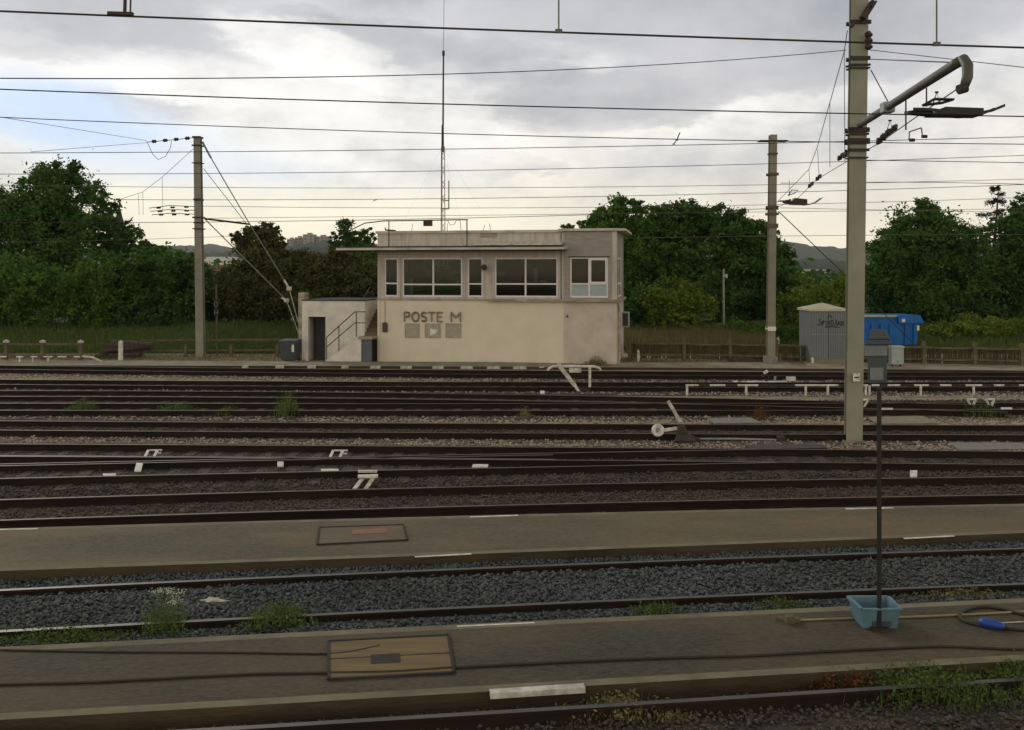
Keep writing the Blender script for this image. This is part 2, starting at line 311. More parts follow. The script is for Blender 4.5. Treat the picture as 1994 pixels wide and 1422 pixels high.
def from_np(name, V, Fc, k, m, parent=None):   # Fc: (n,k) faces
    me = bpy.data.meshes.new(name); me.vertices.add(len(V)); me.vertices.foreach_set('co', V.astype(np.float32).ravel())
    n = len(Fc); me.loops.add(n * k); me.loops.foreach_set('vertex_index', Fc.astype(np.int32).ravel())
    me.polygons.add(n); me.polygons.foreach_set('loop_start', np.arange(0, n * k, k, dtype=np.int32))
    try: me.polygons.foreach_set('loop_total', np.full(n, k, dtype=np.int32))
    except Exception: pass
    me.materials.append(MT[m]); me.update(calc_edges=True); me.validate()
    o = bpy.data.objects.new(name, me); COL.objects.link(o)
    if parent is not None: o.parent = parent
    return o
OCT = np.array([(1, 0, 0), (-1, 0, 0), (0, 1, 0), (0, -1, 0), (0, 0, 1), (0, 0, -1)], float)
OCF = np.array([(0, 2, 4), (2, 1, 4), (1, 3, 4), (3, 0, 4), (2, 0, 5), (1, 2, 5), (3, 1, 5), (0, 3, 5)])
def stones(name, a, b, x0, x1, n, smin, smax, z, m, label, zj=.02):
    x = RNG.uniform(x0, x1, n); u = RNG.uniform(0, 1, n); ya, yb = a.arr(x), b.arr(x); y = ya + (yb - ya) * u
    sz = RNG.uniform(smin, smax, n)
    V = OCT[None] * sz[:, None, None] * RNG.uniform(.55, 1.25, (n, 6, 1)) * np.stack([np.ones(n), RNG.uniform(.6, 1, n), RNG.uniform(.45, .8, n)], 1)[:, None, :]
    V += RNG.normal(0, .18, (n, 6, 3)) * sz[:, None, None]
    t = RNG.uniform(0, 6.28, n); c, s_ = np.cos(t), np.sin(t)
    vx = V[..., 0] * c[:, None] - V[..., 1] * s_[:, None]; vy = V[..., 0] * s_[:, None] + V[..., 1] * c[:, None]
    V = np.stack([vx + x[:, None], vy + y[:, None], V[..., 2] + z + RNG.uniform(-zj, zj, n)[:, None]], 2).reshape(-1, 3)
    Fc = (OCF[None] + (np.arange(n) * 6)[:, None, None]).reshape(-1, 3)
    return tag(from_np(name, V, Fc, 3, m), label, 'ballast', kind='stuff')
def leaf_cloud(pts, size, up=0.0):
    n = len(pts); d = RNG.normal(size=(n, 3)); d[:, 2] *= .8; d /= np.linalg.norm(d, axis=1)[:, None]
    e = RNG.normal(size=(n, 3)); e -= (e * d).sum(1)[:, None] * d; e /= np.linalg.norm(e, axis=1)[:, None]
    s = size * RNG.uniform(.5, 1.25, n)[:, None]; w_ = s * RNG.uniform(.35, .6, n)[:, None]
    V = np.stack([pts - d * s, pts + e * w_, pts + d * s, pts - e * w_], 1).reshape(-1, 3)
    return V, np.arange(4 * n).reshape(n, 4)
def crown_points(lobes, n, spread=.2, clumps=32, fill=.4):
    w_ = np.array([l[3] * l[5] for l in lobes]); w_ = w_ / w_.sum(); out = []
    for l, q in zip(lobes, w_):
        c = np.array(l[:3]); r = np.array(l[3:6]); k = max(11, int(clumps * q * len(lobes)))
        d = RNG.normal(size=(k, 3)); d /= np.linalg.norm(d, axis=1)[:, None]
        rad = RNG.uniform(fill, 1.0, k) ** .6; cc = c + d * r * rad[:, None]; cs = spread * r.mean() * RNG.uniform(.4, 1.35, k)
        m_ = max(1, int(n * q)); idx = RNG.integers(0, k, m_)
        g_ = RNG.normal(size=(m_, 3)); g_ /= np.linalg.norm(g_, axis=1)[:, None]; g_ *= np.abs(RNG.normal(0, .62, m_))[:, None] * 1.75
        g_[:, 2] *= .75
        out.append(cc[idx] + g_ * cs[idx][:, None])
    return np.concatenate(out)
def foliage(name, lobes, n, size, m, parent, **k):
    V, Fc = leaf_cloud(crown_points(lobes, n, **k), size)
    k2 = int(n * .12); li = RNG.integers(0, len(lobes), k2); la = np.array(lobes)[li]; d = RNG.normal(size=(k2, 3)); d /= np.linalg.norm(d, axis=1)[:, None]
    V2, _ = leaf_cloud(la[:, :3] + d * la[:, 3:6] * (RNG.uniform(0, 1, k2) ** .5 * .58)[:, None] * np.minimum(1, la[:, 3:4] / 1.6), size * 1.7)
    V = np.concatenate([V, V2]) if k.get('spread', .2) < .25 else V; Fc = np.arange(len(V)).reshape(-1, 4)
    V -= np.array(parent.location)[None]
    return from_np(name, V, Fc, 4, m, parent)
def lobes_px(ls, Y, depth=1.0):
    o = []
    for i, (px, py, rx, ry) in enumerate(ls):
        yy = Y + random.uniform(-1.2, 1.2); p = P(px, py, yy); s = yy / F
        o.append((p.x, p.y, p.z, rx * s, (rx + ry) / 2 * s * depth, ry * s))
    return o
def tree(name, label, cat, ls, Y, n, size, m, group=None, trunk=True, gz=1.0, depth=1.0, bpx=None, **k):
    lb = lobes_px(ls, Y, depth); wsum = sum(l[3] * l[5] for l in lb); bx = sum(l[0] * l[3] * l[5] for l in lb) / wsum
    if bpx is not None: bx = (bpx - CX) / F * Y
    root = empty(name, (bx, Y, gz), label=label, cat=cat, group=group)
    top = max(l[2] for l in lb) - gz
    t_ = MB(); r0 = .05 * top * .5 if trunk else .05
    cz = sum(l[2] * l[3] * l[5] for l in lb) / wsum - gz
    t_.tube([(0, 0, -.4), (.05, 0, cz * .4), (-.05, .1, cz * .8), (.1, 0, cz)], [r0 * 1.25, r0, r0 * .75, r0 * .5], 8)
    for l in lb:
        e = (l[0] - bx, l[1] - Y, l[2] - gz)
        t_.tube([(0, 0, cz * .35), (e[0] * .5, e[1] * .5, cz * .35 + (e[2] - cz * .35) * .62), (e[0], e[1], e[2] + l[5] * .4)], [r0 * .55, r0 * .33, r0 * .1], 6)
        for _ in range(3):
            q = (e[0] + random.uniform(-.8, .8) * l[3], e[1] + random.uniform(-.6, .6) * l[4], e[2] + random.uniform(-.1, .85) * l[5])
            t_.tube([(e[0] * .6, e[1] * .6, cz * .35 + (e[2] - cz * .35) * .7), q], [r0 * .2, r0 * .05], 5)
    t_.build('trunk' if trunk else 'stem', 'bark', root)
    foliage('crown', lb, int(n * 2.3), size * .74, m, root, **k)
    return root
def blades(x, y, z, h, m_w, lean=.35):
    n = len(x); t = RNG.uniform(0, 6.28, n); l = RNG.uniform(0, lean, n) * h; t2 = RNG.uniform(0, 6.28, n)
    bx, by = np.cos(t) * m_w, np.sin(t) * m_w
    V = np.stack([np.stack([x - bx, y - by, z], 1), np.stack([x + bx, y + by, z], 1), np.stack([x + np.cos(t2) * l, y + np.sin(t2) * l, z + h], 1)], 1).reshape(-1, 3)
    return V, np.arange(3 * n).reshape(n, 3)
# ------------------------------------------------------------------ ground, bank, hills
def sheet(name, x0, x1, y0, y1, z, m, nx=1, ny=1, bump=0, kind='structure', label=None):
    xs = np.linspace(x0, x1, nx + 1); ys = np.linspace(y0, y1, ny + 1); X, Y = np.meshgrid(xs, ys)
    Z = np.full_like(X, z) + (RNG.normal(0, bump, X.shape) if bump else 0)
    V = np.stack([X.ravel(), Y.ravel(), Z.ravel()], 1); i = np.arange(nx)[None] + np.arange(ny)[:, None] * (nx + 1); i = i.ravel()
    return tag(from_np(name, V, np.stack([i, i + 1, i + nx + 2, i + nx + 1], 1), 4, m), label, kind=kind)
sheet('ground', -80, 80, -12, 56, 0, 'ground')
sheet('terrain', -4500, 4500, -60, 5000, -.06, 'field')
def bank():
    xs = np.linspace(-90, 90, 181); ys = np.concatenate([np.linspace(49.5, 62, 26), [66, 72, 80, 95, 120]])
    X, Y = np.meshgrid(xs, ys); nz = np.sin(X * .31 + 1) * .12 + np.sin(X * .13 + Y * .2) * .15 + RNG.normal(0, .03, X.shape)
    Z = -.02 + np.clip((Y - 49.5) / 9, 0, 1) ** 1.3 * (1.15 + nz); V = np.stack([X.ravel(), Y.ravel(), Z.ravel()], 1)
    nx = 180; i = (np.arange(nx)[None] + np.arange(len(ys) - 1)[:, None] * (nx + 1)).ravel()
    tag(from_np('bank', V, np.stack([i, i + 1, i + nx + 2, i + nx + 1], 1), 4, 'bank'), kind='structure')
bank()
def bank_z(y): return -.02 + max(0, min(1, (y - 49.5) / 9)) ** 1.3 * 1.15
def ridge(name, Y, prof, width, m, seed, rough):
    xs = np.linspace(-.85 * Y, .85 * Y, 340); px = xs / Y * F + CX
    h = np.interp(px, [p[0] for p in prof], [p[1] for p in prof]); h = HC + (HY - h) / F * Y
    rg = np.random.default_rng(seed); k = np.linspace(0, 1, 18); V = []
    bumps = np.convolve(rg.normal(0, rough, len(xs) + 8), np.ones(3) / 3, 'same')[4:-4]
    for t in k:
        s = math.sin(min(1, t / .6) * math.pi / 2) if t < .6 else math.cos((t - .6) / .4 * math.pi / 2)
        V.append(np.stack([xs * (1 + (t - .6) * width / Y), np.full_like(xs, Y + (t - .6) * width), np.maximum(h * s + bumps * s + rg.normal(0, rough * .6, len(xs)) * s, -1)], 1))
    V = np.concatenate(V); n = len(xs) - 1; i = (np.arange(n)[None] + np.arange(17)[:, None] * (n + 1)).ravel()
    return tag(from_np(name, V, np.stack([i, i + 1, i + n + 2, i + n + 1], 1), 4, m), kind='structure')
ridge('far_hills', 2600, [(-900, 500), (-200, 492), (150, 486), (320, 480), (400, 478), (470, 483), (540, 476), (900, 480), (1300, 474), (1480, 466), (1530, 470), (1580, 479), (1625, 482), (1700, 488), (1760, 486), (1900, 478), (2200, 470), (2900, 490)], 900, 'hill', 3, 2.2)
ridge('wooded_hill', 1000, [(-900, 520), (200, 512), (330, 497), (430, 492), (540, 484), (580, 476), (640, 472), (700, 474), (780, 486), (900, 505), (1200, 515), (1500, 508), (1560, 505), (1640, 510), (1700, 514), (1900, 512), (2900, 520)], 330, 'hill2', 5, 1.6)

# ------------------------------------------------------------------ railway tracks
RZ = .20
def rail_mesh(ln, off, x0, x1, step=1.0, top='railtop', parent=None, name='rail', h=RZ, s=1.0):
    prof = [(-.07, h - .155), (.07, h - .155), (.07, h - .14), (.012, h - .118), (.012, h - .04), (.036, h - .032), (.036, h), (-.036, h), (-.036, h - .032), (-.012, h - .04), (-.012, h - .118), (-.07, h - .14)]
    xs = np.arange(x0, x1 + .01, step); b = MB(); n = len(prof)
    for x in xs:
        sl = ln.slope(x); q = math.hypot(1, sl); nx, ny = -sl / q, 1 / q; y = ln(x)
        for u, z in prof: b.v.append((x + nx * (off + u * s), y + ny * (off + u * s), z))
    for i in range(len(xs) - 1):
        for j in range(n):
            b.f.append((i * n + j, (i + 1) * n + j, (i + 1) * n + (j + 1) % n, i * n + (j + 1) % n)); b.m.append(1 if j == 6 else 0)
    return b.build(name, ['rail', top], parent)
TRK = {}
def track(key, label, ra, rb, x0=-70, x1=70, top='railtop', sleep=None, dz=0, gauge=1.5, bed='bed', bedw=1.35, bedz=.03, step=1.0):
    A = [G(a, b, RZ) for a, b in ra]; B = [G(a, b, RZ) for a, b in rb]
    ln = Line([(p + q) / 2 for p, q in zip(A, B)]); TRK[key] = ln
    root = empty('railway_track', (0, 0, 0), label=label, cat='railway track', group='railway tracks across the yard')
    for s in (1, -1): rail_mesh(ln, s * gauge / 2, x0, x1, step, top, root)
    if sleep:
        sm = None; n = 0; x = sleep[0]
        while x < sleep[1] and n < 98:
            sl = ln.slope(x)
            if sm is None:
                b = MB(); b.box(-.125, .125, -1.28, 1.28, -.06, .055 + dz); o = b.build('sleeper', 'sleeper', root, bevel=.01); sm = o
            else: o = sm.copy(); COL.objects.link(o); o.parent = root
            o.location = (x, ln(x), random.uniform(-.012, .004)); o.rotation_euler = (0, 0, math.atan(sl) + random.uniform(-.02, .02)); x += .62; n += 1
    if bed:
        xs = np.arange(x0, x1 + 1, 1.0); vs = []
        for x in xs:
            y = ln(x); e = bedw + random.uniform(-.12, .12)
            vs += [(x, y - e - .35, .004), (x, y - e, bedz), (x, y, bedz + .012), (x, y + e, bedz), (x, y + e + .35, .004)]
        fs = [(i * 5 + j, (i + 1) * 5 + j, (i + 1) * 5 + j + 1, i * 5 + j + 1) for i in range(len(xs) - 1) for j in range(4)]
        b = MB(); b.add(vs, fs); tag(b.build('track_bed', bed), kind='structure')
    return root, ln
track('N0', 'track whose rails cross the bottom edge of the photo, below the near walkway', [(900, 1424), (1300, 1399.5), (1994, 1355)], [(900, 1524), (1300, 1494), (1994, 1442)], -40, 40, bed='bed_dark', bedz=.05)
track('R1', 'polished track on blue grey ballast between the two concrete walkways', [(0, 1151), (1000, 1104), (1994, 1068)], [(0, 1227), (1000, 1178), (1994, 1136)], -45, 45, bed='bed_blue', bedz=.10, bedw=1.2)
track('R2', 'rusty track along the far side of the wide brown walkway', [(0, 974), (1000, 946), (1994, 928)], [(0, 1012), (1000, 983), (1994, 963)], sleep=(-14, 16), bed='bed', top='railtop_dull')
track('S', 'dark track of the switch, running straight past the large grey pole foot', [(0, 864), (1000, 871.5), (1994, 881)], [(0, 889), (1000, 894), (1994, 903)], sleep=(-17, 18), bed='bed_dark', top='railtop_dull')
sr, _ = track('S2', 'diverging track of the switch with white sleeper ends, leaving towards the brown walkway', [(0, 904), (500, 894), (1000, 885)], [(0, 931.5), (500, 920), (1000, 909)], x0=-70, x1=6.2, sleep=(-16, 2), dz=.006, bed='bed_dark', bedz=.036, top='railtop_dull')
for nm, ln, off in (('guard_rail', TRK['S'], -.62), ('guard_rail', TRK['S2'], .60)): rail_mesh(ln, off, -14, 1, 1, 'railtop_dull', sr, nm, h=.19)
track('E', 'rusty track just beyond the pale gravel strip and the weighted switch lever', [(0, 820), (1000, 826), (1994, 829.5)], [(0, 837), (1000, 842.5), (1994, 845.5)], sleep=(-24, 24), top='railtop_dull')
track('D', 'weedy track of sleepers with tall green weeds growing left of its middle', [(0, 786), (1000, 786.5), (1994, 785)], [(0, 798.5), (1000, 799), (1994, 797)], sleep=(-29, 30), top='railtop_dull', bed='bed_dark')
cr, cl = track('C', 'converging track that joins the weedy track near the low white railing', [(0, 761), (1000, 769), (1500, 779)], [(0, 772), (1000, 780), (1500, 790)], x0=-70, x1=15, sleep=(-32, 4), dz=.006, top='railtop_dull', bedz=.036)
track('B', 'second track in front of the cream building', [(0, 739.5), (1000, 744.5), (1994, 744)], [(0, 748), (1000, 753.5), (1994, 753)], sleep=(-31, 31), top='railtop_dull', bed='bed_dark')
track('A', 'farthest track, running along the white marked path edge before the building', [(0, 712), (1000, 722), (1994, 725.5)], [(0, 718.5), (1000, 729), (1994, 733)], sleep=(-31, 31), top='railtop_dull')

# ------------------------------------------------------------------ low concrete walkways beside the tracks
PZ = .25
def walkway(name, top3, bot3, z, m, x0=-45, x1=45):
    a, b = Line(top3, z), Line(bot3, z); mb = MB(); xs = np.arange(x0, x1 + 1, 1.0)
    for x in xs:
        ya, yb = a(x), b(x); mb.v += [(x, ya, -.02), (x, ya, z), (x, ya - .14, z), (x, yb + .14, z), (x, yb, z), (x, yb, -.02)]
    for i in range(len(xs) - 1):
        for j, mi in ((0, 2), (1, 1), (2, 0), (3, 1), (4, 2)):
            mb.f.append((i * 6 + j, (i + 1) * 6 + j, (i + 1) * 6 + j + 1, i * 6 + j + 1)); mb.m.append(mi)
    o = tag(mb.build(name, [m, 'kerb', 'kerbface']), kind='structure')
    me = o.data; me.flip_normals()
    return a, b
WA, WB = walkway('walkway', [(0, 1029), (1000, 1002), (1994, 981)], [(0, 1112), (1000, 1076), (1994, 1038)], PZ, 'concrete')
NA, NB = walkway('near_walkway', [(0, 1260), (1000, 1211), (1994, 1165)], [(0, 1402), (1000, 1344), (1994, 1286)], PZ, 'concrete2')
FA, FB = walkway('path', [(0, 700), (640, 704), (1994, 704)], [(0, 712), (1000, 714.5), (1994, 722)], .12, 'pathcon', -21, 5)
walkway('verge', [(0, 700), (640, 704), (1994, 704)], [(0, 712), (1000, 714.5), (1994, 722)], .11, 'ground', 5, 45)
walkway('verge', [(0, 700), (640, 704), (1994, 704)], [(0, 712), (1000, 714.5), (1994, 722)], .11, 'ground', -45, -21)
def dash(label, p, q, z, wd=.13, th=.004, m='white', h=None):
    a, b = G(*p, z), G(*q, z); mb = MB(); d = (b - a).normalized(); n = Vector((-d.y, d.x, 0)) * wd
    if h: mb.hexa([a + Vector((0, 0, -h)), b + Vector((0, 0, -h)), b + n + Vector((0, 0, -h)), a + n + Vector((0, 0, -h)), a + Vector((0, 0, th)), b + Vector((0, 0, th)), b + n + Vector((0, 0, th)), a + n + Vector((0, 0, th))])
    else:
        mb.hexa([a, b, b + n, a + n] + [v + Vector((0, 0, th)) for v in (a, b, b + n, a + n)])
    return tag(mb.build('edge_marking', m), label, 'edge marking', 'white paint dashes along the walkway edges')
dash('white dash on the wide brown walkway at the photo left margin, by the rusty rail', (-60, 1032), (75, 1029), PZ, -.05)
dash('white dash on the track side edge of the brown walkway, beyond its framed cover', (915, 1006), (1008, 1003), PZ, -.06)
dash('white dash on the far edge of the brown walkway, under the large pole', (1645, 990.5), (1738, 988.5), PZ, -.06)
dash('white dash on the near edge of the brown walkway by the blue grey ballast, centre', (808, 1086), (918, 1080), PZ, .05, .006)
dash('white dash on the near edge of the brown walkway, towards the right margin', (1762, 1050), (1860, 1045), PZ, .05, .006)
dash('thin white dash on the far edge of the near walkway, beyond its timber cover', (890, 1219), (1040, 1212), PZ, -.03)
dash('broad white painted kerb length on the near walkway edge at the photo bottom', (955, 1352), (1140, 1340), PZ + .004, .10, .006, m='whitedirty', h=.05)

# ballast stones
stones('ballast', WB, Line(TRK['R1'].__class__([(0, 1151), (1000, 1104), (1994, 1068)], RZ) and [(0, 1151), (1000, 1104), (1994, 1068)], RZ), -9, 9, 10000, .018, .042, .115, 'stone_blue', 'blue grey crushed stone beside the brown walkway edge')
stones('ballast', Line([(0, 1158), (1000, 1110), (1994, 1073)], RZ), Line([(0, 1222), (1000, 1172), (1994, 1131)], RZ), -8.5, 8.5, 17000, .02, .046, .13, 'stone_blue', 'blue grey crushed stone between the polished rails', .035)
stones('ballast', Line([(0, 1235), (1000, 1184), (1994, 1141)], RZ), NA, -8, 8, 8000, .018, .042, .12, 'stone_blue', 'blue grey crushed stone along the near walkway')
stones('ballast', NB, Line([(900, 1424), (1300, 1399.5), (1994, 1355)], RZ), -6, 6.5, 7000, .018, .04, .06, 'stone_dark', 'dark crushed stone under the near walkway kerb')
stones('ballast', Line([(900, 1434), (1300, 1408.5), (1994, 1362)], RZ), Line([(900, 1500), (1300, 1480), (1994, 1430)], RZ), -5.5, 6, 5000, .018, .04, .07, 'stone_dark', 'dark crushed stone between the rails at the bottom edge')
stones('ballast', Line([(0, 936), (1000, 912), (1994, 905)], RZ), Line([(0, 971), (1000, 944), (1994, 926)], RZ), -12, 12, 12000, .02, .05, .05, 'stone_dark', 'dark brown stone between the switch and the rusty track')
stones('ballast', Line([(0, 980), (1000, 950), (1994, 932)], RZ), Line([(0, 1009), (1000, 980), (1994, 960)], RZ), -11, 11, 9000, .018, .042, .07, 'stone_dark', 'dark brown stone between the rails beside the brown walkway')
stones('ballast', Line([(0, 868), (1000, 874), (1994, 884)], RZ), Line([(0, 930), (1000, 907), (1994, 900)], RZ), -16, 16, 7000, .02, .042, .05, 'stone_dark', 'sooty stone between the rails of the switch')
stones('ballast', Line([(0, 841), (1000, 849), (1994, 852)], .02), Line([(0, 862), (1000, 869), (1994, 879)], .02), -17, 17, 17000, .02, .06, .01, 'stone_tan', 'pale tan gravel strip beside the weighted switch lever', .03)
stones('ballast', Line([(0, 822), (1000, 828), (1994, 831)], RZ), Line([(0, 835), (1000, 841), (1994, 844)], RZ), -18, 18, 9000, .02, .05, .06, 'stone_dark', 'brown stone between the rails beyond the gravel strip')
stones('ballast', Line([(0, 803), (1000, 808), (1994, 808)], .02), Line([(0, 817), (1000, 823), (1994, 827)], .02), -20, 20, 15000, .025, .07, .0, 'stone_tan', 'pale gravel strip in front of the weedy track', .03)
stones('ballast', Line([(0, 752), (1000, 758), (1994, 762)], .02), Line([(0, 759), (1000, 767), (1994, 775)], .02), -24, 24, 11000, .03, .08, .0, 'stone_tan', 'grey brown gravel strip around the white lever frame', .03)
stones('ballast', Line([(0, 726), (1000, 735), (1994, 738)], .02), Line([(0, 737), (1000, 743), (1994, 747)], .02), -27, 27, 11000, .03, .08, .0, 'stone_tan', 'grey brown gravel between the two tracks before the building', .03)
stones('ballast', Line([(0, 776), (1000, 781), (1994, 779)], .02), Line([(0, 785), (1000, 785), (1994, 784)], .02), -22, 22, 6000, .03, .06, .02, 'stone_dark', 'dark gravel between the joining tracks', .03)

# painted marks on the path edge in front of the building
for i, (px, w_) in enumerate([(478, 12), (545, 16), (607, 16), (672, 14), (731, 20), (791, 22), (853, 22), (909, 24), (961, 26), (1012, 26)]):
    py = FB(G(px, 714, .12).x); yy = HY + F * (HC - .12) / py
    a = P(px - w_ / 2, yy, py); mb = MB(); wd = w_ / F * py
    mb.box(0, wd, -.09, .0, -.10, .006); mb.box(.02, wd - .02, .0, .18, .001, .006)
    o = mb.build('painted_block', 'whitedirty', None, loc=(a.x, py - .003, .12))
    desc = ['by the grey bin and pole', 'below the grey wheelie bin', 'below the dark annex doorway', 'below the stair foot', 'below the grey cupboard door', 'below the first notice panel', 'below the last notice panel', 'right below the plain cream wall, past the lettering', 'between the notice panels and the lever frame', 'just before the white lever frame'][i]
    tag(o, 'white painted block on the path edge ' + desc, 'painted block', 'white painted blocks along the path edge')

# ------------------------------------------------------------------ covers in the walkways
def cover(label, corners, z, m, frame=.05, hole=None, plate=None, planks=0):
    c = [G(*p, z) for p in corners]; o0 = c[0].copy(); c = [v - o0 for v in c]     # order: far-left, far-right, near-right, near-left
    root = empty('pit_cover', o0, label=label, cat='pit cover', group='covers set in the walkways')
    b = MB(); up = Vector((0, 0, .014)); b.hexa([c[3], c[2], c[1], c[0]] + [v + up for v in (c[3], c[2], c[1], c[0])]); b.build('lid', m, root)
    f = MB(); zz = Vector((0, 0, .012))
    for i in range(4): f.bar(c[i] + zz, c[(i + 1) % 4] + zz, frame, .024)
    for k in range(planks):
        t_ = (k + 1) / (planks + 1); f.bar(c[0].lerp(c[3], t_) + up, c[1].lerp(c[2], t_) + up, .018, .006)
    f.build('frame', 'coping', root)
    def patch(u0, u1, v0, v1, nm, mm, h):
        q = [c[0].lerp(c[1], u).lerp(c[3].lerp(c[2], u), v) for u, v in ((u0, v1), (u1, v1), (u1, v0), (u0, v0))]
        MB().hexa([v + up for v in q] + [v + up + Vector((0, 0, h)) for v in q]).build(nm, mm, root)
    if hole: patch(*hole, 'handle_recess', 'coping', .004)
    if plate: patch(*plate, 'plate', 'rustplate', .006)
cover('dull framed cover with a reddish plate in the wide brown walkway', [(622, 1029), (785, 1023.5), (793, 1053), (618, 1062)], PZ, 'rustcover', .03, plate=(.38, .8, .22, .52))
cover('large ochre timber cover with a dark slot in the near walkway', [(640, 1251), (873, 1239), (884, 1312), (640, 1325)], PZ, 'timber', .03, hole=(.34, .58, .45, .68), planks=1)
def flat_slab(label, corners, z, m, th=.05, name='concrete_slab', cat='slab'):
    c = [G(*p, z) for p in corners]; o0 = c[0].copy(); c = [v - o0 for v in c]; dn = Vector((0, 0, -th))
    return tag(MB().hexa([v + dn for v in (c[3], c[2], c[1], c[0])] + [c[3], c[2], c[1], c[0]]).build(name, m, None, loc=o0), label, cat)
flat_slab('flat grey concrete slab on the gravel behind the weighted lever', [(1378, 814), (1462, 813), (1484, 823), (1392, 824)], .10, 'slab')
flat_slab('wide tan concrete slab on the gravel right of the large pole', [(1690, 812), (1798, 810), (1826, 824), (1712, 825)], .10, 'slabtan')
flat_slab('long dark trough lid lying beside the large pole foot', [(1452, 866), (1600, 864), (1612, 872), (1462, 875)], .10, 'iron', .07, 'trough_lid', 'trough lid')
flat_slab('thin pale trough cover in the gravel at the right margin beyond the pole', [(1850, 861), (1990, 862), (2010, 874), (1870, 876)], .06, 'slab')
flat_slab('broken brown board lying by the path near the far right pole', [(1530, 700), (1558, 701), (1572, 711), (1540, 710)], .12, 'rustcover', .05, 'board', 'board')
# white plates and frames bolted between the rails
def plate(label, px, py, w_, h_, z=.2, th=.03, skew=0, name='white_plate'):
    a, b, c, d = (px - w_ / 2 + skew, py - h_ / 2), (px + w_ / 2 + skew, py - h_ / 2), (px + w_ / 2 - skew, py + h_ / 2), (px - w_ / 2 - skew, py + h_ / 2)
    q = [G(*t_, z) for t_ in (d, c, b, a)]; o0 = q[0].copy(); q = [v - o0 for v in q]
    return tag(MB().hexa([v - Vector((0, 0, th)) for v in q] + q).build(name, 'white', None, loc=o0), label, 'white marker', 'white markers bolted between the rails')
def uframe(label, px, py, w_, h_, skew):
    root_p = G(px, py + h_ / 2, .16); mb = MB()
    def g(u, v): return G(px + u * w_ / 2 + v * skew, py - v * h_ / 2, .2) - root_p
    for a, b in (((-1, 1), (1, 1)), ((-1, 1), (-1, -1)), ((.35, 1), (.35, -1))): mb.bar(g(*a), g(*b), .06, .03)
    mb.bar(g(.35, .0), g(1.1, .1), .05, .03)
    return tag(mb.build('switch_clamp', 'white', None, loc=root_p), label, 'white marker', 'white markers bolted between the rails')
uframe('white u shaped frame over the switch rails, left one of the pair', 299, 883, 26, 12, 3)
uframe('white u shaped frame over the switch rails, before the cream wall', 660, 884, 28, 13, 3)
plate('slanted white plate just below the left u shaped frame', 270, 909, 13, 15, skew=2)
plate('small flat white plate on the nearer switch rail, left side', 213, 924, 25, 4)
plate('little white square between the switch rails, below the tall green weed', 546, 903, 12, 8)
plate('flat white bar on the switch rail, left of the big white sleeper end', 642, 915, 34, 4)
plate('flat white bar on the switch rail in the middle of the photo', 935, 906.5, 30, 5, skew=1)
plate('short white plate on the rail under the large pole side', 1779, 922, 14, 12)
plate('white bar near the rail joint at the right margin by the bracket pair', 1960, 795, 22, 3)
plate('small white bar on the ballast right of the large pole, above the tan slab', 1726, 796, 26, 3)
plate('white stone sized marker before the building, at the lever rod end', 1056, 763.5, 9, 5)
o0 = G(713, 950, .1); root = empty('switch_cover', o0)
for p, q, w_ in (((698, 918), (734, 918), .10), ((697, 928), (736, 927), .17)): MB().bar(G(*p, .22) - o0, G(*q, .22) - o0, w_, .04).build('plate', 'white', root)
for p, q in (((706, 932), (690, 953)), ((726, 932), (712, 953))): MB().bar(G(*p, .18) - o0, G(*q, .12) - o0, .08, .03).build('leg', 'whitedirty', root)
tag(root, 'largest white painted marker with two slanted legs, beside the rusty track', 'white marker', 'white markers bolted between the rails')
def vbracket(label, px, py, flip=1):
    b0 = G(px, py + 8, .1); s = b0.y / F; mb = MB(); w1 = 12 * s
    mb.tube([(-w1 * flip * .6, 0, 12 * s + .02), (w1 * .8 * flip, 0, 12 * s + .02)], .035, 6); mb.tube([(-w1 * flip * .6, 0, 12 * s), (0, 0, 0), (w1 * .15 * flip, 0, 0)], .035, 6); mb.tube([(w1 * .7 * flip, 0, 12 * s), (w1 * .3 * flip, 0, 0)], .04, 6)
    tag(mb.build('rail_bracket', 'white', None, loc=b0), label, 'rail bracket', 'white v shaped brackets by the rail')
vbracket('white v shaped bracket on the rail, next to the right margin pair, first one', 1891, 783)
vbracket('white v shaped bracket on the rail, the one closer to the right margin', 1927, 783)
vbracket('white v shaped bracket on the rail directly beside the large pole', 1683, 784, -1)

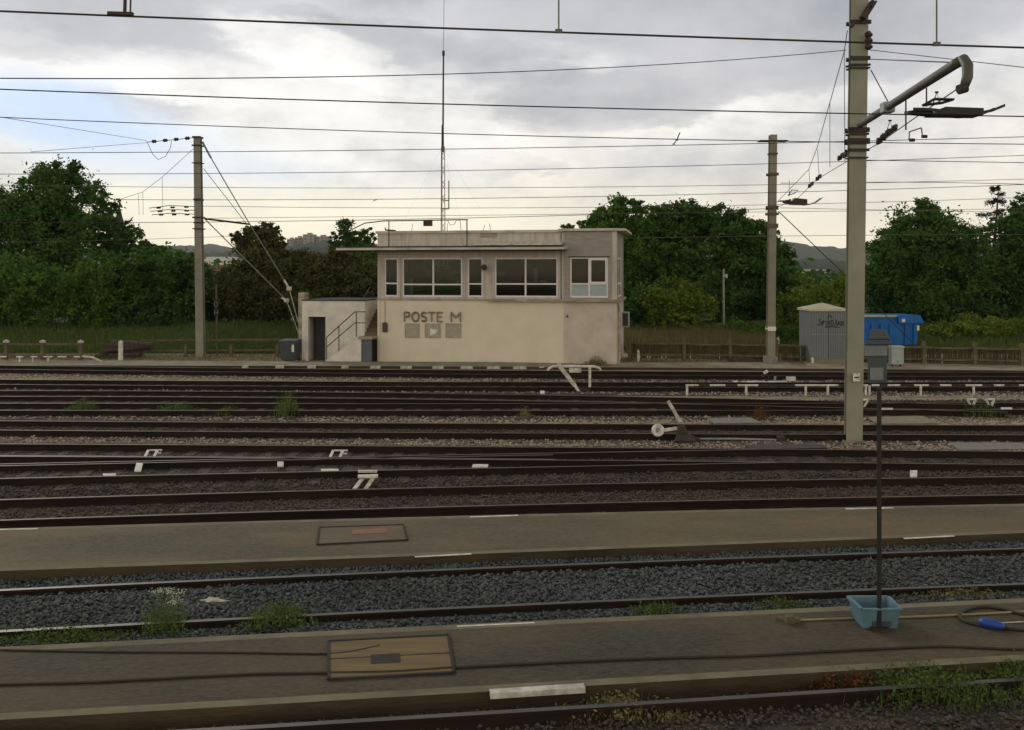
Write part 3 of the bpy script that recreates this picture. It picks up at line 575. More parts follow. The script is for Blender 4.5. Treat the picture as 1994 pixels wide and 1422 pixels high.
# ------------------------------------------------------------------ concrete fence beyond the yard
def fence(label, posts, tops, infill, sag=.05, cap=None, grp=None):
    """posts: (px, base py); tops: height in metres"""
    p0 = G(*posts[0]); root = empty('fence', p0, label=label, cat='fence')
    ps = [G(*p) - p0 for p in posts]
    for i, p in enumerate(ps):
        b = MB(); h = tops if not isinstance(tops, list) else tops[i]
        b.box(-.08, .08, -.07, .07, -.1, h); b.add([(-.08, -.07, h), (.08, -.07, h), (.08, .07, h), (-.08, .07, h), (0, 0, h + .06)], [(0, 1, 4), (1, 2, 4), (2, 3, 4), (3, 0, 4)], 1 if cap else 0)
        if cap: b.box(-.11, .11, -.10, .10, h - .10, h + .0, 1)
        o = b.build('post', ['fence', 'whitedirty'], root); o.location = p
    for (za, zb, sg) in ((.84, .93, sag), (.30, .38, sag * .6)):
        b = MB()
        for p, q in zip(ps[:-1], ps[1:]):
            k = 7; pts = [p.lerp(q, t_ / k) for t_ in range(k + 1)]; sg_ = sg * random.uniform(.4, 1.5)
            for i in range(k):
                z1 = -sg_ * math.sin(math.pi * i / k); z2 = -sg_ * math.sin(math.pi * (i + 1) / k)
                a, c = pts[i], pts[i + 1]; d = Vector((0, -.035, 0))
                b.hexa([a + d + Vector((0, 0, za + z1)), c + d + Vector((0, 0, za + z2)), c - d + Vector((0, 0, za + z2)), a - d + Vector((0, 0, za + z1)),
                        a + d + Vector((0, 0, zb + z1)), c + d + Vector((0, 0, zb + z2)), c - d + Vector((0, 0, zb + z2)), a - d + Vector((0, 0, zb + z1))])
        b.build('rail', 'fence', root)
    if infill:
        b = MB()
        for p, q in zip(ps[:-1], ps[1:]):
            n = int((q - p).length / .062)
            for i in range(1, n):
                if random.random() < .06: continue
                c = p.lerp(q, i / n); h = random.uniform(.80, .86); l = random.uniform(-.02, .02)
                b.hexa([c + Vector((-.027, .04, .12)), c + Vector((.027, .04, .12)), c + Vector((.027, .055, .12)), c + Vector((-.027, .055, .12)),
                        c + Vector((-.027 + l, .04, h)), c + Vector((.027 + l, .04, h)), c + Vector((.027 + l, .055, h)), c + Vector((-.027 + l, .055, h))])
        b.build('palings', 'pale', root)
    return root
fence('low mossy concrete fence with brown palings running right of the building', [(1226, 703), (1332, 704), (1422, 705.5), (1512, 707), (1600, 709), (1700, 711), (1799, 713), (1898, 715), (1990, 717), (2090, 719)], 1.12, True)
fence('low concrete fence with pale capped posts at the left margin', [(-140, 703), (-60, 704), (12, 705), (83, 705.5), (157, 706)], 1.05, False, .02, cap=True)
fence('plain low fence of sleepers behind the left pole, up to the grey bin', [(275, 696), (362, 695.5), (450, 695), (540, 694.5), (600, 694.5)], .62, False, .01)
b = MB(); b.tube([(0, 0, -.1), (0, 0, .95)], .115, 14); b.tube([(0, 0, .95), (0, 0, 1.0), (0, 0, 1.02)], [.115, .09, .03], 14)
tag(b.build('bollard', 'white', None, loc=G(235, 704)), 'thick white bollard beside the heap of dark sleepers', 'bollard')
for i, (px, py, h, lab) in enumerate([(1515, 706, 1.15, 'slim white marker post right behind the far right pole'), (1582, 712, .32, 'short white stub post at the foot of the grey cabinet'), (1243, 706, .55, 'short grey marker post next to the building corner')]):
    b = MB(); b.box(-.055, .055, -.04, .04, -.05, h); b.add([(-.055, -.04, h), (.055, -.04, h), (.055, .04, h), (-.055, .04, h), (0, 0, h + .1)], [(0, 1, 4), (1, 2, 4), (2, 3, 4), (3, 0, 4)])
    tag(b.build('marker_post', 'whitedirty', None, loc=G(px, py)), lab, 'marker post')
# heap of old sleepers
root = empty('sleeper_heap', G(232, 700), label='untidy heap of old dark sleepers behind the white bollard', cat='sleeper heap')
for k in range(11):
    b = MB(); b.box(-1.1, 1.1, -.13, .13, -.07, .07); o = b.build('sleeper', 'sleeper', root, bevel=.01)
    o.location = (random.uniform(-.5, .6), .5 + random.uniform(-.2, .3), .08 + .15 * (k // 2)); o.rotation_euler = (random.uniform(-.06, .06), random.uniform(-.08, .08), random.uniform(-.25, .25)); o.scale = (random.uniform(.6, 1), 1, 1)
root = empty('sleeper_heap', G(1455, 706), label='flat dark stack of old sleepers beside the far right pole foot', cat='sleeper heap')
for k in range(4):
    b = MB(); b.box(-.8, .8, -.12, .12, -.07, .07); o = b.build('sleeper', 'sleeper', root, bevel=.01); o.location = (random.uniform(-.2, .2), .1 * k, .08 + .12 * (k % 2)); o.rotation_euler = (0, 0, random.uniform(-.1, .1))
# low white and dark railings
def low_railing(label, y_px, segs, posts, zt, x0, x1, base):
    Y0 = G(x0, base).y; root = empty('low_railing', P(x0, HY + HC * F / Y0, Y0), label=label, cat='low railing'); rx = root.location.x
    X = lambda px: (px - CX) / F * Y0 - rx
    MB().tube([(X(x0), 0, zt), (X(x1), 0, zt)], .028, 8).build('rail', 'iron', root)
    for a, c in segs: MB().tube([(X(a), 0, zt), (X(c), 0, zt)], .034, 8).build('white_band', 'white', root)
    for p, l in posts: MB().tube([(X(p), 0, -.05), (X(p), 0, zt)], .042, 8).build('post', 'white' if l else 'whitedirty', root)
Yb = G(1335, 771).y; zt = HC - (750.5 - HY) / F * Yb
low_railing('low railing banded white and dark along the track right of the lever frame', 750, [(1335, 1360), (1382, 1412), (1436, 1476), (1548, 1632), (1668, 1690), (1697, 1712), (1728, 1753), (1780, 1808), (1830, 1852), (1880, 1912), (1935, 1955), (1984, 2010), (2040, 2070)],
            [(1338, 1), (1453, 1), (1569, 1), (1612, 1), (1686, 1), (1693, 1), (1793, 1), (1896, 1), (2000, 1)], zt, 1335, 2100, 771)
Yb = G(0, 709).y; zt = HC - (694 - HY) / F * Yb
low_railing('low railing banded white and rust at the left margin, before the capped posts', 694, [(-60, -35), (-10, 13), (32, 46), (60, 73), (85, 103), (113, 130), (144, 156)], [(38, 1), (94, 0), (64, 0)], zt, -100, 156, 710)
b = MB(); b.tube([(0, 0, zt), (.5, 0, zt - .05), (.95, 0, .1)], .05, 8)
tag(b.build('bent_rail', 'whitedirty', None, loc=(P(160, 700, Yb).x, Yb, 0)), 'bent white rail end sloping down to the path at the left', 'bent rail')
# ------------------------------------------------------------------ signal box (the cream building)
TH = math.radians(10.3); c8, s8 = math.cos(TH), math.sin(TH); BY = 45.1; BX = (735 - CX) / F * BY
def SS(px, t=0.0):
    k = (px - CX) / F; return (k * (BY + t * c8) - BX - t * s8) / (c8 + k * s8)
def ZZ(px, py, t=0.0):
    Y = BY - SS(px, t) * s8 + t * c8; return HC - (py - HY) / F * Y
house = empty('signal_box', (BX, BY, 0), -TH, label='two storey cream signal box with a long canopy, window band and outside stairs', cat='building')
def hb(name, m, s0, s1, t0, t1, z0, z1, parent=None, bevel=0, label=None):
    o = MB().box(s0, s1, t0, t1, z0, z1).build(name, m, parent or house, bevel=bevel)
    if label: o['label'] = label
    return o
def wall(name, m, s0, s1, z0, z1, t0, t1, ops, parent=None, axis=0):
    xs = sorted({s0, s1, *[v for o in ops for v in o[:2]]}); zs = sorted({z0, z1, *[v for o in ops for v in o[2:]]}); b = MB()
    for i in range(len(xs) - 1):
        j = 0
        while j < len(zs) - 1:
            mx_, mz = (xs[i] + xs[i + 1]) / 2, (zs[j] + zs[j + 1]) / 2
            if not any(o[0] < mx_ < o[1] and o[2] < mz < o[3] for o in ops):
                a = (xs[i], xs[i + 1], t0, t1) if axis == 0 else (t0, t1, xs[i], xs[i + 1]); b.box(*a, zs[j], zs[j + 1])
            j += 1
    return b.build(name, m, parent or house)
sM, sR = SS(1098), SS(1201); zS = ZZ(960, 585); zT = ZZ(960, 450); D = 5.2
zW0, zW1 = ZZ(960, 579), ZZ(960, 502); zRb = zT - .05
wins = {'a': (748, 775, [], 552), 'b': (783, 900, [843], 554), 'c': (910, 940, [], 553), 'd': (963, 1086, [1023], 553)}
ops = [(SS(v[0]), SS(v[1]), zW0, zW1) for v in wins.values()]
e0, e1, ez0, ez1 = SS(1110), SS(1184), ZZ(1147, 580), ZZ(1147, 501)
wall('lower_wall', 'plaster', 0, sM, -.1, zS, 0, .25, [])
wall('lower_wall', 'plaster_pink', sM, sR, -.1, zS - .003, -.02, .25, [])['label'] = 'pinkish grey lower wall of the right hand bay'
wall('upper_wall', 'render_up', 0, sM, zS, zT - .02, .02, .25, ops)
wall('upper_wall', 'greyrender', sM, sR - .22, zS, zRb + .01, -.01, .25, [(e0, e1, ez0, ez1)])['label'] = 'grey upper wall of the right hand bay'
hb('corner_pier', 'render_up', sR - .22, sR, -.015, .25, zS, zRb + .01)
wt0, wt1 = 1.0, 3.4
wall('side_wall', 'plaster_pink', .25, D, -.1, zS - .003, sR - .25, sR, [], axis=1)
wall('side_wall', 'greyrender', .25, D, zS, zRb + .01, sR - .25, sR - .004, [(wt0 - .2, wt1, ez0, ez1)], axis=1)
wall('side_wall', 'plaster', .25, D, -.1, zT - .02, .0, .25, [], axis=1)
wall('back_wall', 'plaster', .25, sR - .25, -.1, zT - .02, D - .25, D, [(SS(800, 5) - .4, SS(905, 5) - .2, zW0, zW1 - .1)])
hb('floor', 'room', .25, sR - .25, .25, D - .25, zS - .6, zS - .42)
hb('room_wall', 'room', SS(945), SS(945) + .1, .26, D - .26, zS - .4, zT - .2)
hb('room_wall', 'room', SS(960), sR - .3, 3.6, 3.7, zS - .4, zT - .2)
# roof
hb('roof', 'coping', .1, sR - .1, .1, D - .1, zT - .16, zT - .03)
hb('roof_trim', 'roofedge', -.08, sM - .03, -.06, .02 - .002, zT - .09, zT + .035)
hb('roof_trim', 'roofedge', -.08, -.003, .018, D, zT - .09, zT + .03)
b = MB()   # right bay roof slab with rounded overhang
pts = [(sM - .25, -.14), (sR + .02, -.14), (sR + .32, .0), (sR + .42, .35), (sR + .42, D), (sM - .25, D)]; zr = zRb + .02
b.add([(x, y, zr) for x, y in pts] + [(x, y, zr + .11) for x, y in pts], [tuple(reversed(range(6))), tuple(range(6, 12))] + [(i, (i + 1) % 6, 6 + (i + 1) % 6, 6 + i) for i in range(6)])
b.build('roof_slab', 'roofedge', house)
hb('bitumen_patch', 'greyrender', SS(935), SS(968), .012, .0195, ZZ(950, 463), ZZ(950, 453))
for px in (762, 1052): pass
# canopy
cz1, cz0 = ZZ(900, 480.5, -1.1), ZZ(900, 486.5, -1.1); cs0, cs1 = SS(654, -1.1), SS(1098, -1.1)
can = MB(); can.hexa([(cs0, -1.1, cz0), (cs1, -1.1, cz0), (cs1 + .05, 0.0, cz0 + .02), (cs0, 0.0, cz0 + .02), (cs0, -1.1, cz1), (cs1, -1.1, cz1), (cs1 + .05, 0.0, cz1 + .05), (cs0, 0.0, cz1 + .05)])
can.hexa([(cs0, .0, cz0 + .02), (-.004, .0, cz0 + .02), (-.004, 2.2, cz0 + .02), (cs0, 2.2, cz0 + .02), (cs0, .0, cz1 + .05), (-.004, .0, cz1 + .05), (-.004, 2.2, cz1 + .05), (cs0, 2.2, cz1 + .05)])
canopy = can.build('canopy', 'roofedge', house)
hb('fascia', 'coping', cs0 - .02, cs1 + .01, -1.13, -1.102, cz1 - .02, cz1 + .035, canopy)
hb('soffit', 'coping', cs0 + .1, cs1 - .1, -1.0, -.03, cz0 - .03, cz0 - .002, canopy)
MB().hexa([(SS(928), -.75, cz1 + .07), (sM - .02, -.75, cz1 + .07), (sM - .02, .015, cz1 + .20), (SS(928), .015, cz1 + .20), (SS(928), -.75, cz1 + .10), (sM - .02, -.75, cz1 + .10), (sM - .02, .015, cz1 + .26), (SS(928), .015, cz1 + .26)]).build('flashing', 'whitedirty', canopy)
# ledges under the windows
hb('window_ledge', 'ledge', -.02, SS(951), -.05, -.002, zS - .02, zS + .06)
hb('window_ledge', 'ledge', SS(951), sR + .12, -.20, -.025, zS - .05, zS + .07)
hb('window_ledge', 'ledge', sR + .002, sR + .14, -.02, D, zS - .05, zS + .07)
def window(nm, s0, s1, z0, z1, mull, zt, t=.06, fw=.072, low='glass', up='glass', casement=None, label=None):
    b = MB(); b.box(s0, s0 + fw, t, t + .07, z0, z1); b.box(s1 - fw, s1, t, t + .07, z0, z1)
    b.box(s0 + fw, s1 - fw, t, t + .07, z0, z0 + fw * 1.1); b.box(s0 + fw, s1 - fw, t, t + .07, z1 - fw, z1)
    xs = [s0 + fw] + mull + [s1 - fw]
    for m_ in mull: b.box(m_ - .04, m_ + .04, t - .005, t + .07, z0 + fw * 1.1, z1 - fw)
    edges = [(a + (.04 if i else 0), c - (.04 if i < len(xs) - 2 else 0)) for i, (a, c) in enumerate(zip(xs[:-1], xs[1:]))]
    for a, c in edges: b.box(a, c, t, t + .068, zt - .035, zt + .035)
    if casement is not None:
        a, c = edges[casement]; q = .06
        b.box(a, a + q, t - .02, t + .05, zt + .036, z1 - fw); b.box(c - q, c, t - .02, t + .05, zt + .036, z1 - fw); b.box(a + q, c - q, t - .02, t + .05, zt + .036, zt + .1); b.box(a + q, c - q, t - .02, t + .05, z1 - fw - .07, z1 - fw)
    w_ = b.build('window', 'frame', house)
    if label: w_['label'] = label
    for a, c in edges:
        MB().box(a, c, t + .03, t + .036, z0 + fw, zt - .03).build('pane', low, w_); MB().box(a, c, t + .03, t + .036, zt + .03, z1 - fw).build('pane', up, w_)
    return w_
for k, (p0, p1, ml, tr) in wins.items():
    window(k, SS(p0) + .002, SS(p1) - .002, zW0 + .002, zW1 - .002, [SS(m_) for m_ in ml], ZZ(p0, tr), label={'a': 'narrow window nearest the stairs', 'b': 'wide window reflecting green trees', 'c': 'narrow window left of the round lamp', 'd': 'wide dark window with papers inside'}[k])
window('e', e0 + .002, e1 - .002, ez0 + .002, ez1 - .002, [SS(1147)], ZZ(1147, 553), t=.03, fw=.07, low='frost', casement=1, label='right bay window with ochre curtain and frosted lower panes')
# side window on the end face
b = MB(); q = sR - .07
for y0, y1 in ((wt0 - .2, wt0 - .12), (wt1 - .08, wt1), (1.95, 2.05)): b.box(q, q + .06, y0, y1, ez0, ez1)
for z0, z1 in ((ez0, ez0 + .08), (ez1 - .08, ez1), (ZZ(1147, 555), ZZ(1147, 551))): b.box(q + .002, q + .058, wt0 - .12, wt1 - .08, z0, z1)
w_ = b.build('window', 'frame', house); MB().box(q + .03, q + .034, wt0 - .15, wt1 - .05, ez0 + .05, ez1 - .05).build('pane', 'glass', w_)
hb('curtain', 'curtain', e0 + .05, SS(1140), .2, .24, ZZ(1147, 553), ez1 - .05)
hb('curtain', 'curtain', SS(1128), SS(1134), .18, .22, ZZ(1147, 553), ez1 - .05)
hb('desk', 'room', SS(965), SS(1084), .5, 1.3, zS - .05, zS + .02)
hb('lintel', 'coping', e0 - .06, e1 + .08, -.05, -.012, ez1, ez1 + .04)
hb('strip', 'coping', SS(1092), SS(1092) + .03, -.005, .018, zW0 - .1, zT - .1)
for px in (778, 904): hb('pilaster', 'render_up', SS(px) - .05, SS(px) + .05, -.03, .018, zS + .07, zW1 + .05)
hb('reflection_slab', 'reflection_slab', SS(790), SS(838), .45, .47, ZZ(800, 540), ZZ(800, 506)); hb('reflection_slab', 'reflection_slab', SS(868), SS(897), .45, .47, ZZ(880, 530), ZZ(880, 506))  # added slabs behind the glass, painted as its mauve reflection
# things seen through the wide window
for s0, s1, z0, z1, t_ in ((968, 980, 529, 538, .35), (1035, 1043, 523, 550, .6), (1047, 1062, 546, 550, .6)):
    hb('paper', 'paper', SS(s0), SS(s1), t_, t_ + .02, ZZ(s0, z1), ZZ(s0, z0))
# round lamp between the windows
b = MB(); cx_, cz_ = SS(945), ZZ(945, 521)
b.tube([(cx_, .02, cz_ + .1), (cx_, -.12, cz_ + .06)], .03, 8); b.tube([(cx_, -.10, cz_), (cx_, -.16, cz_), (cx_, -.28, cz_)], [.06, .13, .15], 14)
b.build('wall_lamp', 'iron', house)
# lettering
def text(s, size, m, parent, loc, rot, ext=.02, name='lettering', bold=0, spacing=1.0, sx=1.0):
    cu = bpy.data.curves.new('t', 'FONT'); cu.body = s; cu.size = size; cu.extrude = ext; cu.offset = bold; cu.space_character = spacing
    tmp = bpy.data.objects.new('t', cu); COL.objects.link(tmp); dg = bpy.context.evaluated_depsgraph_get(); me = bpy.data.meshes.new_from_object(tmp.evaluated_get(dg))
    bpy.data.objects.remove(tmp); me.materials.clear(); me.materials.append(MT[m]); o = bpy.data.objects.new(name, me); COL.objects.link(o); o.parent = parent; o.location = loc; o.rotation_euler = rot; o.scale = (sx, 1, 1); return o
tw = SS(899) - SS(787); hz = ZZ(787, 607) - ZZ(787, 626.5)
def arc(cx, cy, rx, ry, a0, a1, n=10): return [(cx + rx * math.cos(math.radians(a0 + (a1 - a0) * i / n)), cy + ry * math.sin(math.radians(a0 + (a1 - a0) * i / n))) for i in range(n + 1)]
glyph = {'P': [[(0, 0), (0, 1)], [(0, 1), (.6, 1)] + arc(.6, .75, .4, .25, 90, -90, 8) + [(0, .5)]], 'O': [arc(.5, .5, .5, .5, 0, 360, 18)],
         'S': [arc(.5, .75, .45, .25, 35, 270, 10) + arc(.5, .25, .45, .25, 90, -145, 10)], 'T': [[(0, 1), (1, 1)], [(.5, 1), (.5, 0)]],
         'E': [[(0, 0), (0, 1)], [(0, 1), (.95, 1)], [(0, .52), (.8, .52)], [(0, 0), (.95, 0)]], 'M': [[(0, 0), (0, 1), (.5, .45), (1, 1), (1, 0)]]}
for ch, a, c in (('P', 788, 798), ('O', 803, 816), ('S', 821, 831), ('T', 835, 847), ('E', 852, 862), ('M', 879, 897)):
    b = MB(); A_, C_ = SS(a), SS(c)
    for st_ in glyph[ch]:
        pp = [Vector((A_ + (C_ - A_) * u, -.05, ZZ(787, 625.5) + (hz - .05) * v)) for u, v in st_]
        for p, q in zip(pp[:-1], pp[1:]): d_ = (q - p).normalized() * .02; b.bar(p - d_, q + d_, .045, .072)
    b.build('letter', 'letter', house)['label'] = 'metal letter ' + ch
for i, (a, c) in enumerate(((789, 817), (828, 858), (868, 898))):
    o = hb('notice_panel', 'panel', SS(a), SS(c), -.03, -.002, ZZ(a, 657.5), ZZ(a, 630), bevel=.006)
    fr_ = MB(); A, B_, z0, z1 = SS(a), SS(c), ZZ(a, 657.5), ZZ(a, 630)
    for x0, x1, q0, q1 in ((A, B_, z1 - .03, z1), (A, B_, z0, z0 + .03), (A, A + .03, z0 + .03, z1 - .03), (B_ - .03, B_, z0 + .03, z1 - .03)): fr_.box(x0, x1, -.045, -.031, q0, q1)
    fr_.build('frame', 'ledge', o)
    if i == 1:
        MB().box(SS(830), SS(856), -.035, -.0305, ZZ(a, 655), ZZ(a, 640)).build('paper', 'panel', o)
        MB().add([(SS(838), -.037, ZZ(a, 640)), (SS(853), -.037, ZZ(a, 642)), (SS(848), -.037, ZZ(a, 650)), (SS(838), -.037, ZZ(a, 653))], [(0, 1, 2, 3)]).build('torn_sheet', 'paper', o)
hb('wall_box', 'box', SS(746), SS(755), -.14, -.002, ZZ(750, 647), ZZ(750, 628), bevel=.03)
MB().tube([(SS(750), -.03, ZZ(750, 628)), (SS(750), -.03, zS - .05)], .015, 6).build('conduit', 'ledge', house)
MB().tube([(SS(740), -.02, 0), (SS(740), -.02, zS - .05)], .025, 6).build('downpipe', 'plaster', house)
b = MB(); b.tube([(SS(1105), -.025, ZZ(1105, 616)), (SS(1105), -.06, ZZ(1105, 616))], .05, 10); b.build('vent_hole', 'iron', house)
b = MB(); b.tube([(sR + .10, .12, .0), (sR + .10, .12, ZZ(1205, 620)), (sR + .10, .3, ZZ(1205, 612)), (sR + .06, .3, zS - .1)], .055, 8); b.build('downpipe', 'ledge', house)
# air conditioner on the end wall
root_ac = MB().box(sR + .12, sR + .45, 1.9, 2.75, ZZ(1215, 637, 2), ZZ(1215, 608, 2)).build('air_conditioner', 'lightgrey', house, bevel=.02)
zc = (ZZ(1215, 637, 2) + ZZ(1215, 608, 2)) / 2; MB().box(sR + .16, sR + .42, 1.885, 1.9, ZZ(1215, 635, 2), ZZ(1215, 610, 2)).build('grille', 'iron', root_ac)
# roof rail, horn box, pipe work
b = MB(); zr1 = ZZ(840, 429.5, -.3); b.tube([(SS(640, 1), 1.5, ZZ(650, 462)), (SS(670), 1.0, ZZ(670, 446)), (SS(705), .4, ZZ(700, 434)), (SS(750), -.3, zr1), (SS(914), -.3, zr1 + .02)], .028, 8)
for px in (761, 912): b.tube([(SS(px), -.3, cz1), (SS(px), -.3, zr1)], .028, 8)
b.build('roof_rail', 'iron', house)
hb('siren_box', 'iron', SS(829), SS(844), -.45, -.15, ZZ(836, 441), ZZ(836, 430), bevel=.01)
b = MB(); b.tube([(SS(749), .1, ZZ(750, 443)), (SS(749), .1, zT + .1), (SS(768), .2, zT + .06), (SS(768), .2, zT)], .04, 8); b.build('vent_pipe', 'iron', house)
for px, l in ((795, 3), (935, 5), (952, -3), (865, 2)): MB().tube([(SS(px), .5, zT - .05), (SS(px + l), .5, ZZ(px, 432 + abs(l)))], .012, 5).build('aerial', 'iron', house)
b = MB(); b.tube([(SS(868), .3, ZZ(868, 428)), (SS(874), .3, ZZ(868, 438)), (SS(882), .3, ZZ(868, 436)), (SS(887), .3, ZZ(868, 427)), (SS(893), .3, ZZ(868, 430)), (SS(895), .3, zT)], .014, 6)
b.build('looped_cable', 'iron', house)
for i in range(8): hb('batten', 'roofedge', SS(768 + i * 22), SS(770 + i * 22), -.2, -.1, cz1 + .045, cz1 + .16)
# annex with dark doorway
aL, aR = SS(588), SS(710); za = ZZ(650, 586)
wall('annex_wall', 'annex', aL, aR, -.1, za, 0, .2, [(SS(600), SS(634), -.2, ZZ(617, 617))])
hb('annex_wall', 'annex', aR - .2, aR, .2, 4, -.1, za); hb('annex_wall', 'annex', aL, aL + .2, .2, 4, -.1, za); hb('annex_wall', 'annex', aL + .2, aR - .2, 3.8, 4, -.1, za)
hb('annex_roof', 'coping', aL - .03, aR + .02, -.04, 4.05, za, za + .05)
hb('annex_pier', 'ledge', aL - .32, aL - .003, .3, .9, -.1, ZZ(590, 570, .5))
hb('door', 'doordark', SS(601), SS(634) - .02, .75, .79, 0, ZZ(617, 619)); hb('door', 'door', SS(631), SS(634) - .01, .1, .7, 0, ZZ(617, 619))
# stairs
l0, l1 = SS(700, -.8), -.004; zl = ZZ(715, 656, -.8); f0 = SS(636, -.8)
st = MB(); n = 7
for i in range(n):
    a = f0 + (l0 - f0) * i / n; st.box(a, a + (l0 - f0) / n, -.78, -.04, -.05, zl * (i + 1) / (n + 1))
stair = st.build('stairs', 'annex', house)
MB().hexa([(f0 - .1, -.86, -.05), (l0, -.86, -.05), (l0, -.781, -.05), (f0 - .1, -.781, -.05), (f0 - .1, -.86, .05), (l0, -.86, zl), (l0, -.781, zl), (f0 - .1, -.781, .05)]).build('stringer', 'annex', stair)
hb('pier', 'annex', l0, l0 + .10, -.86, -.01, -.05, zl - .1, stair)
hb('cupboard_door', 'door', l0 + .11, l1 - .02, -.80, -.77, 0, zl - .14, stair); hb('landing', 'ledge', l0 - .05, l1, -.90, -.01, zl - .12, zl, stair)
up = MB(); n = 10; zt_ = zS - .05
for i in range(n): up.box(aR + .002, -.004, .0 + i * .28, .28 + i * .28, zl - .2, zl + (zt_ - zl) * (i + 1) / n)
up.box(aR + .002, -.004, 2.8, 4.0, zl, zt_); up.build('upper_stairs', 'rustcover', stair)
ra = MB(); yy = -.82; zz_ = [(636, 657), (691, 607.5), (712, 607.5)]
ra.tube([(SS(px, yy), yy, ZZ(px, py, yy)) for px, py in zz_], .024, 8); ra.tube([(SS(px, yy), yy, ZZ(px, py, yy)) for px, py in ((636, 676), (691, 629), (712, 629))], .022, 8)
for px, pt, pb in ((636, 657, 700), (660, 635, 684), (694, 607, 656)): ra.tube([(SS(px, yy), yy, ZZ(px, pt, yy)), (SS(px, yy), yy, ZZ(px, pb, yy))], .024, 8)
ra.build('handrail', 'iron', stair)
ra = MB(); ra.tube([(SS(713, 2), 1.6, ZZ(713, 580, 2)), (SS(719, 2), 2.2, ZZ(719, 559, 2)), (SS(734, 2) - .05, 2.2, ZZ(730, 558, 2))], .022, 8); ra.tube([(SS(724, 2), 2.2, ZZ(719, 559, 2)), (SS(724, 2), 2.2, zt_)], .02, 8)
ra.build('handrail', 'iron', stair)
# wheelie bin
root = empty('wheelie_bin', G(565, 704), -.1, label='slate grey wheelie bin with a pale label at the annex corner', cat='bin')
MB().hexa([(-.36, -.33, .08), (.36, -.33, .08), (.36, .33, .08), (-.36, .33, .08), (-.44, -.40, .98), (.44, -.40, .98), (.44, .40, .98), (-.44, .40, .98)]).build('body', 'bin', root, bevel=.03)
MB().hexa([(-.47, -.43, .985), (.47, -.43, .985), (.47, .43, .985), (-.47, .43, .985), (-.42, -.36, 1.06), (.42, -.36, 1.06), (.42, .40, 1.10), (-.42, .40, 1.10)]).build('lid', 'bin', root, bevel=.02)
MB().box(.22, .33, -.412, -.40, .5, .85).build('label', 'paper', root)
for s in (-1, 1): MB().tube([(s * .3, .32, .1), (s * .38, .32, .1)], .1, 14).build('wheel', 'black', root)

# lattice mast behind the roof
MY = 47.6
def mast():
    b0 = P(862, 450, MY); root = empty('radio_mast', (b0.x, MY, 0), label='tall slim lattice radio mast rising above the flat roof', cat='mast')
    zt_ = P(862, 285, MY).z; b = MB(); r0, r1 = .15, .10; z = 0; n = 22
    for k in range(3):
        a = k * 2.094 + .3; b.tube([(math.cos(a) * r0, math.sin(a) * r0, 0), (math.cos(a) * r1, math.sin(a) * r1, zt_)], .02, 5)
    for i in range(n * 2):
        z0, z1 = zt_ * i / n / 2, zt_ * (i + 1) / n / 2; k = i % 3
        a, c = k * 2.094 + .3, (k + 1) * 2.094 + .3; ra_ = r0 + (r1 - r0) * z0 / zt_
        b.tube([(math.cos(a) * ra_, math.sin(a) * ra_, z0), (math.cos(c) * ra_, math.sin(c) * ra_, z1)], .012, 4); b.tube([(math.cos(c) * ra_, math.sin(c) * ra_, z0), (math.cos(a) * ra_, math.sin(a) * ra_, z1)], .012, 4)
    b.build('lattice', 'lattice', root)
    z1, z2, z3 = P(862, 245, MY).z, P(862, 105, MY).z, P(862, -30, MY).z
    MB().tube([(0, 0, zt_ - .3), (0, 0, z1), (0.02, 0, z1 + .1), (.04, 0, z2)], [.07, .06, .045, .04], 8).build('upper_pole', 'iron', root)
    MB().tube([(.04, 0, z2 - .1), (.04, 0, z2 + .15)], .07, 8).build('collar', 'iron', root)
    MB().tube([(.04, 0, z2), (.08, 0, z3)], .012, 5).build('aerial', 'wirethin', root)
    b = MB(); x = P(874, 400, MY).x - b0.x; b.tube([(x, 0, P(0, 407, MY).z), (x, 0, P(0, 352, MY).z)], .035, 6); b.tube([(-.1, 0, P(0, 389, MY).z), (x, 0, P(0, 391, MY).z)], .03, 6); b.tube([(-.1, 0, P(0, 407, MY).z), (x, 0, P(0, 407, MY).z)], .03, 6); b.build('side_aerial', 'lattice', root)
    b = MB()
    for k, (dx, dy) in enumerate(((6, 5), (-6, 6), (2, 9))): b.tube([(0, 0, zt_), (dx, dy, 1)], .0025, 4)
    b.build('guy_wire', 'wirethin', root)
mast()

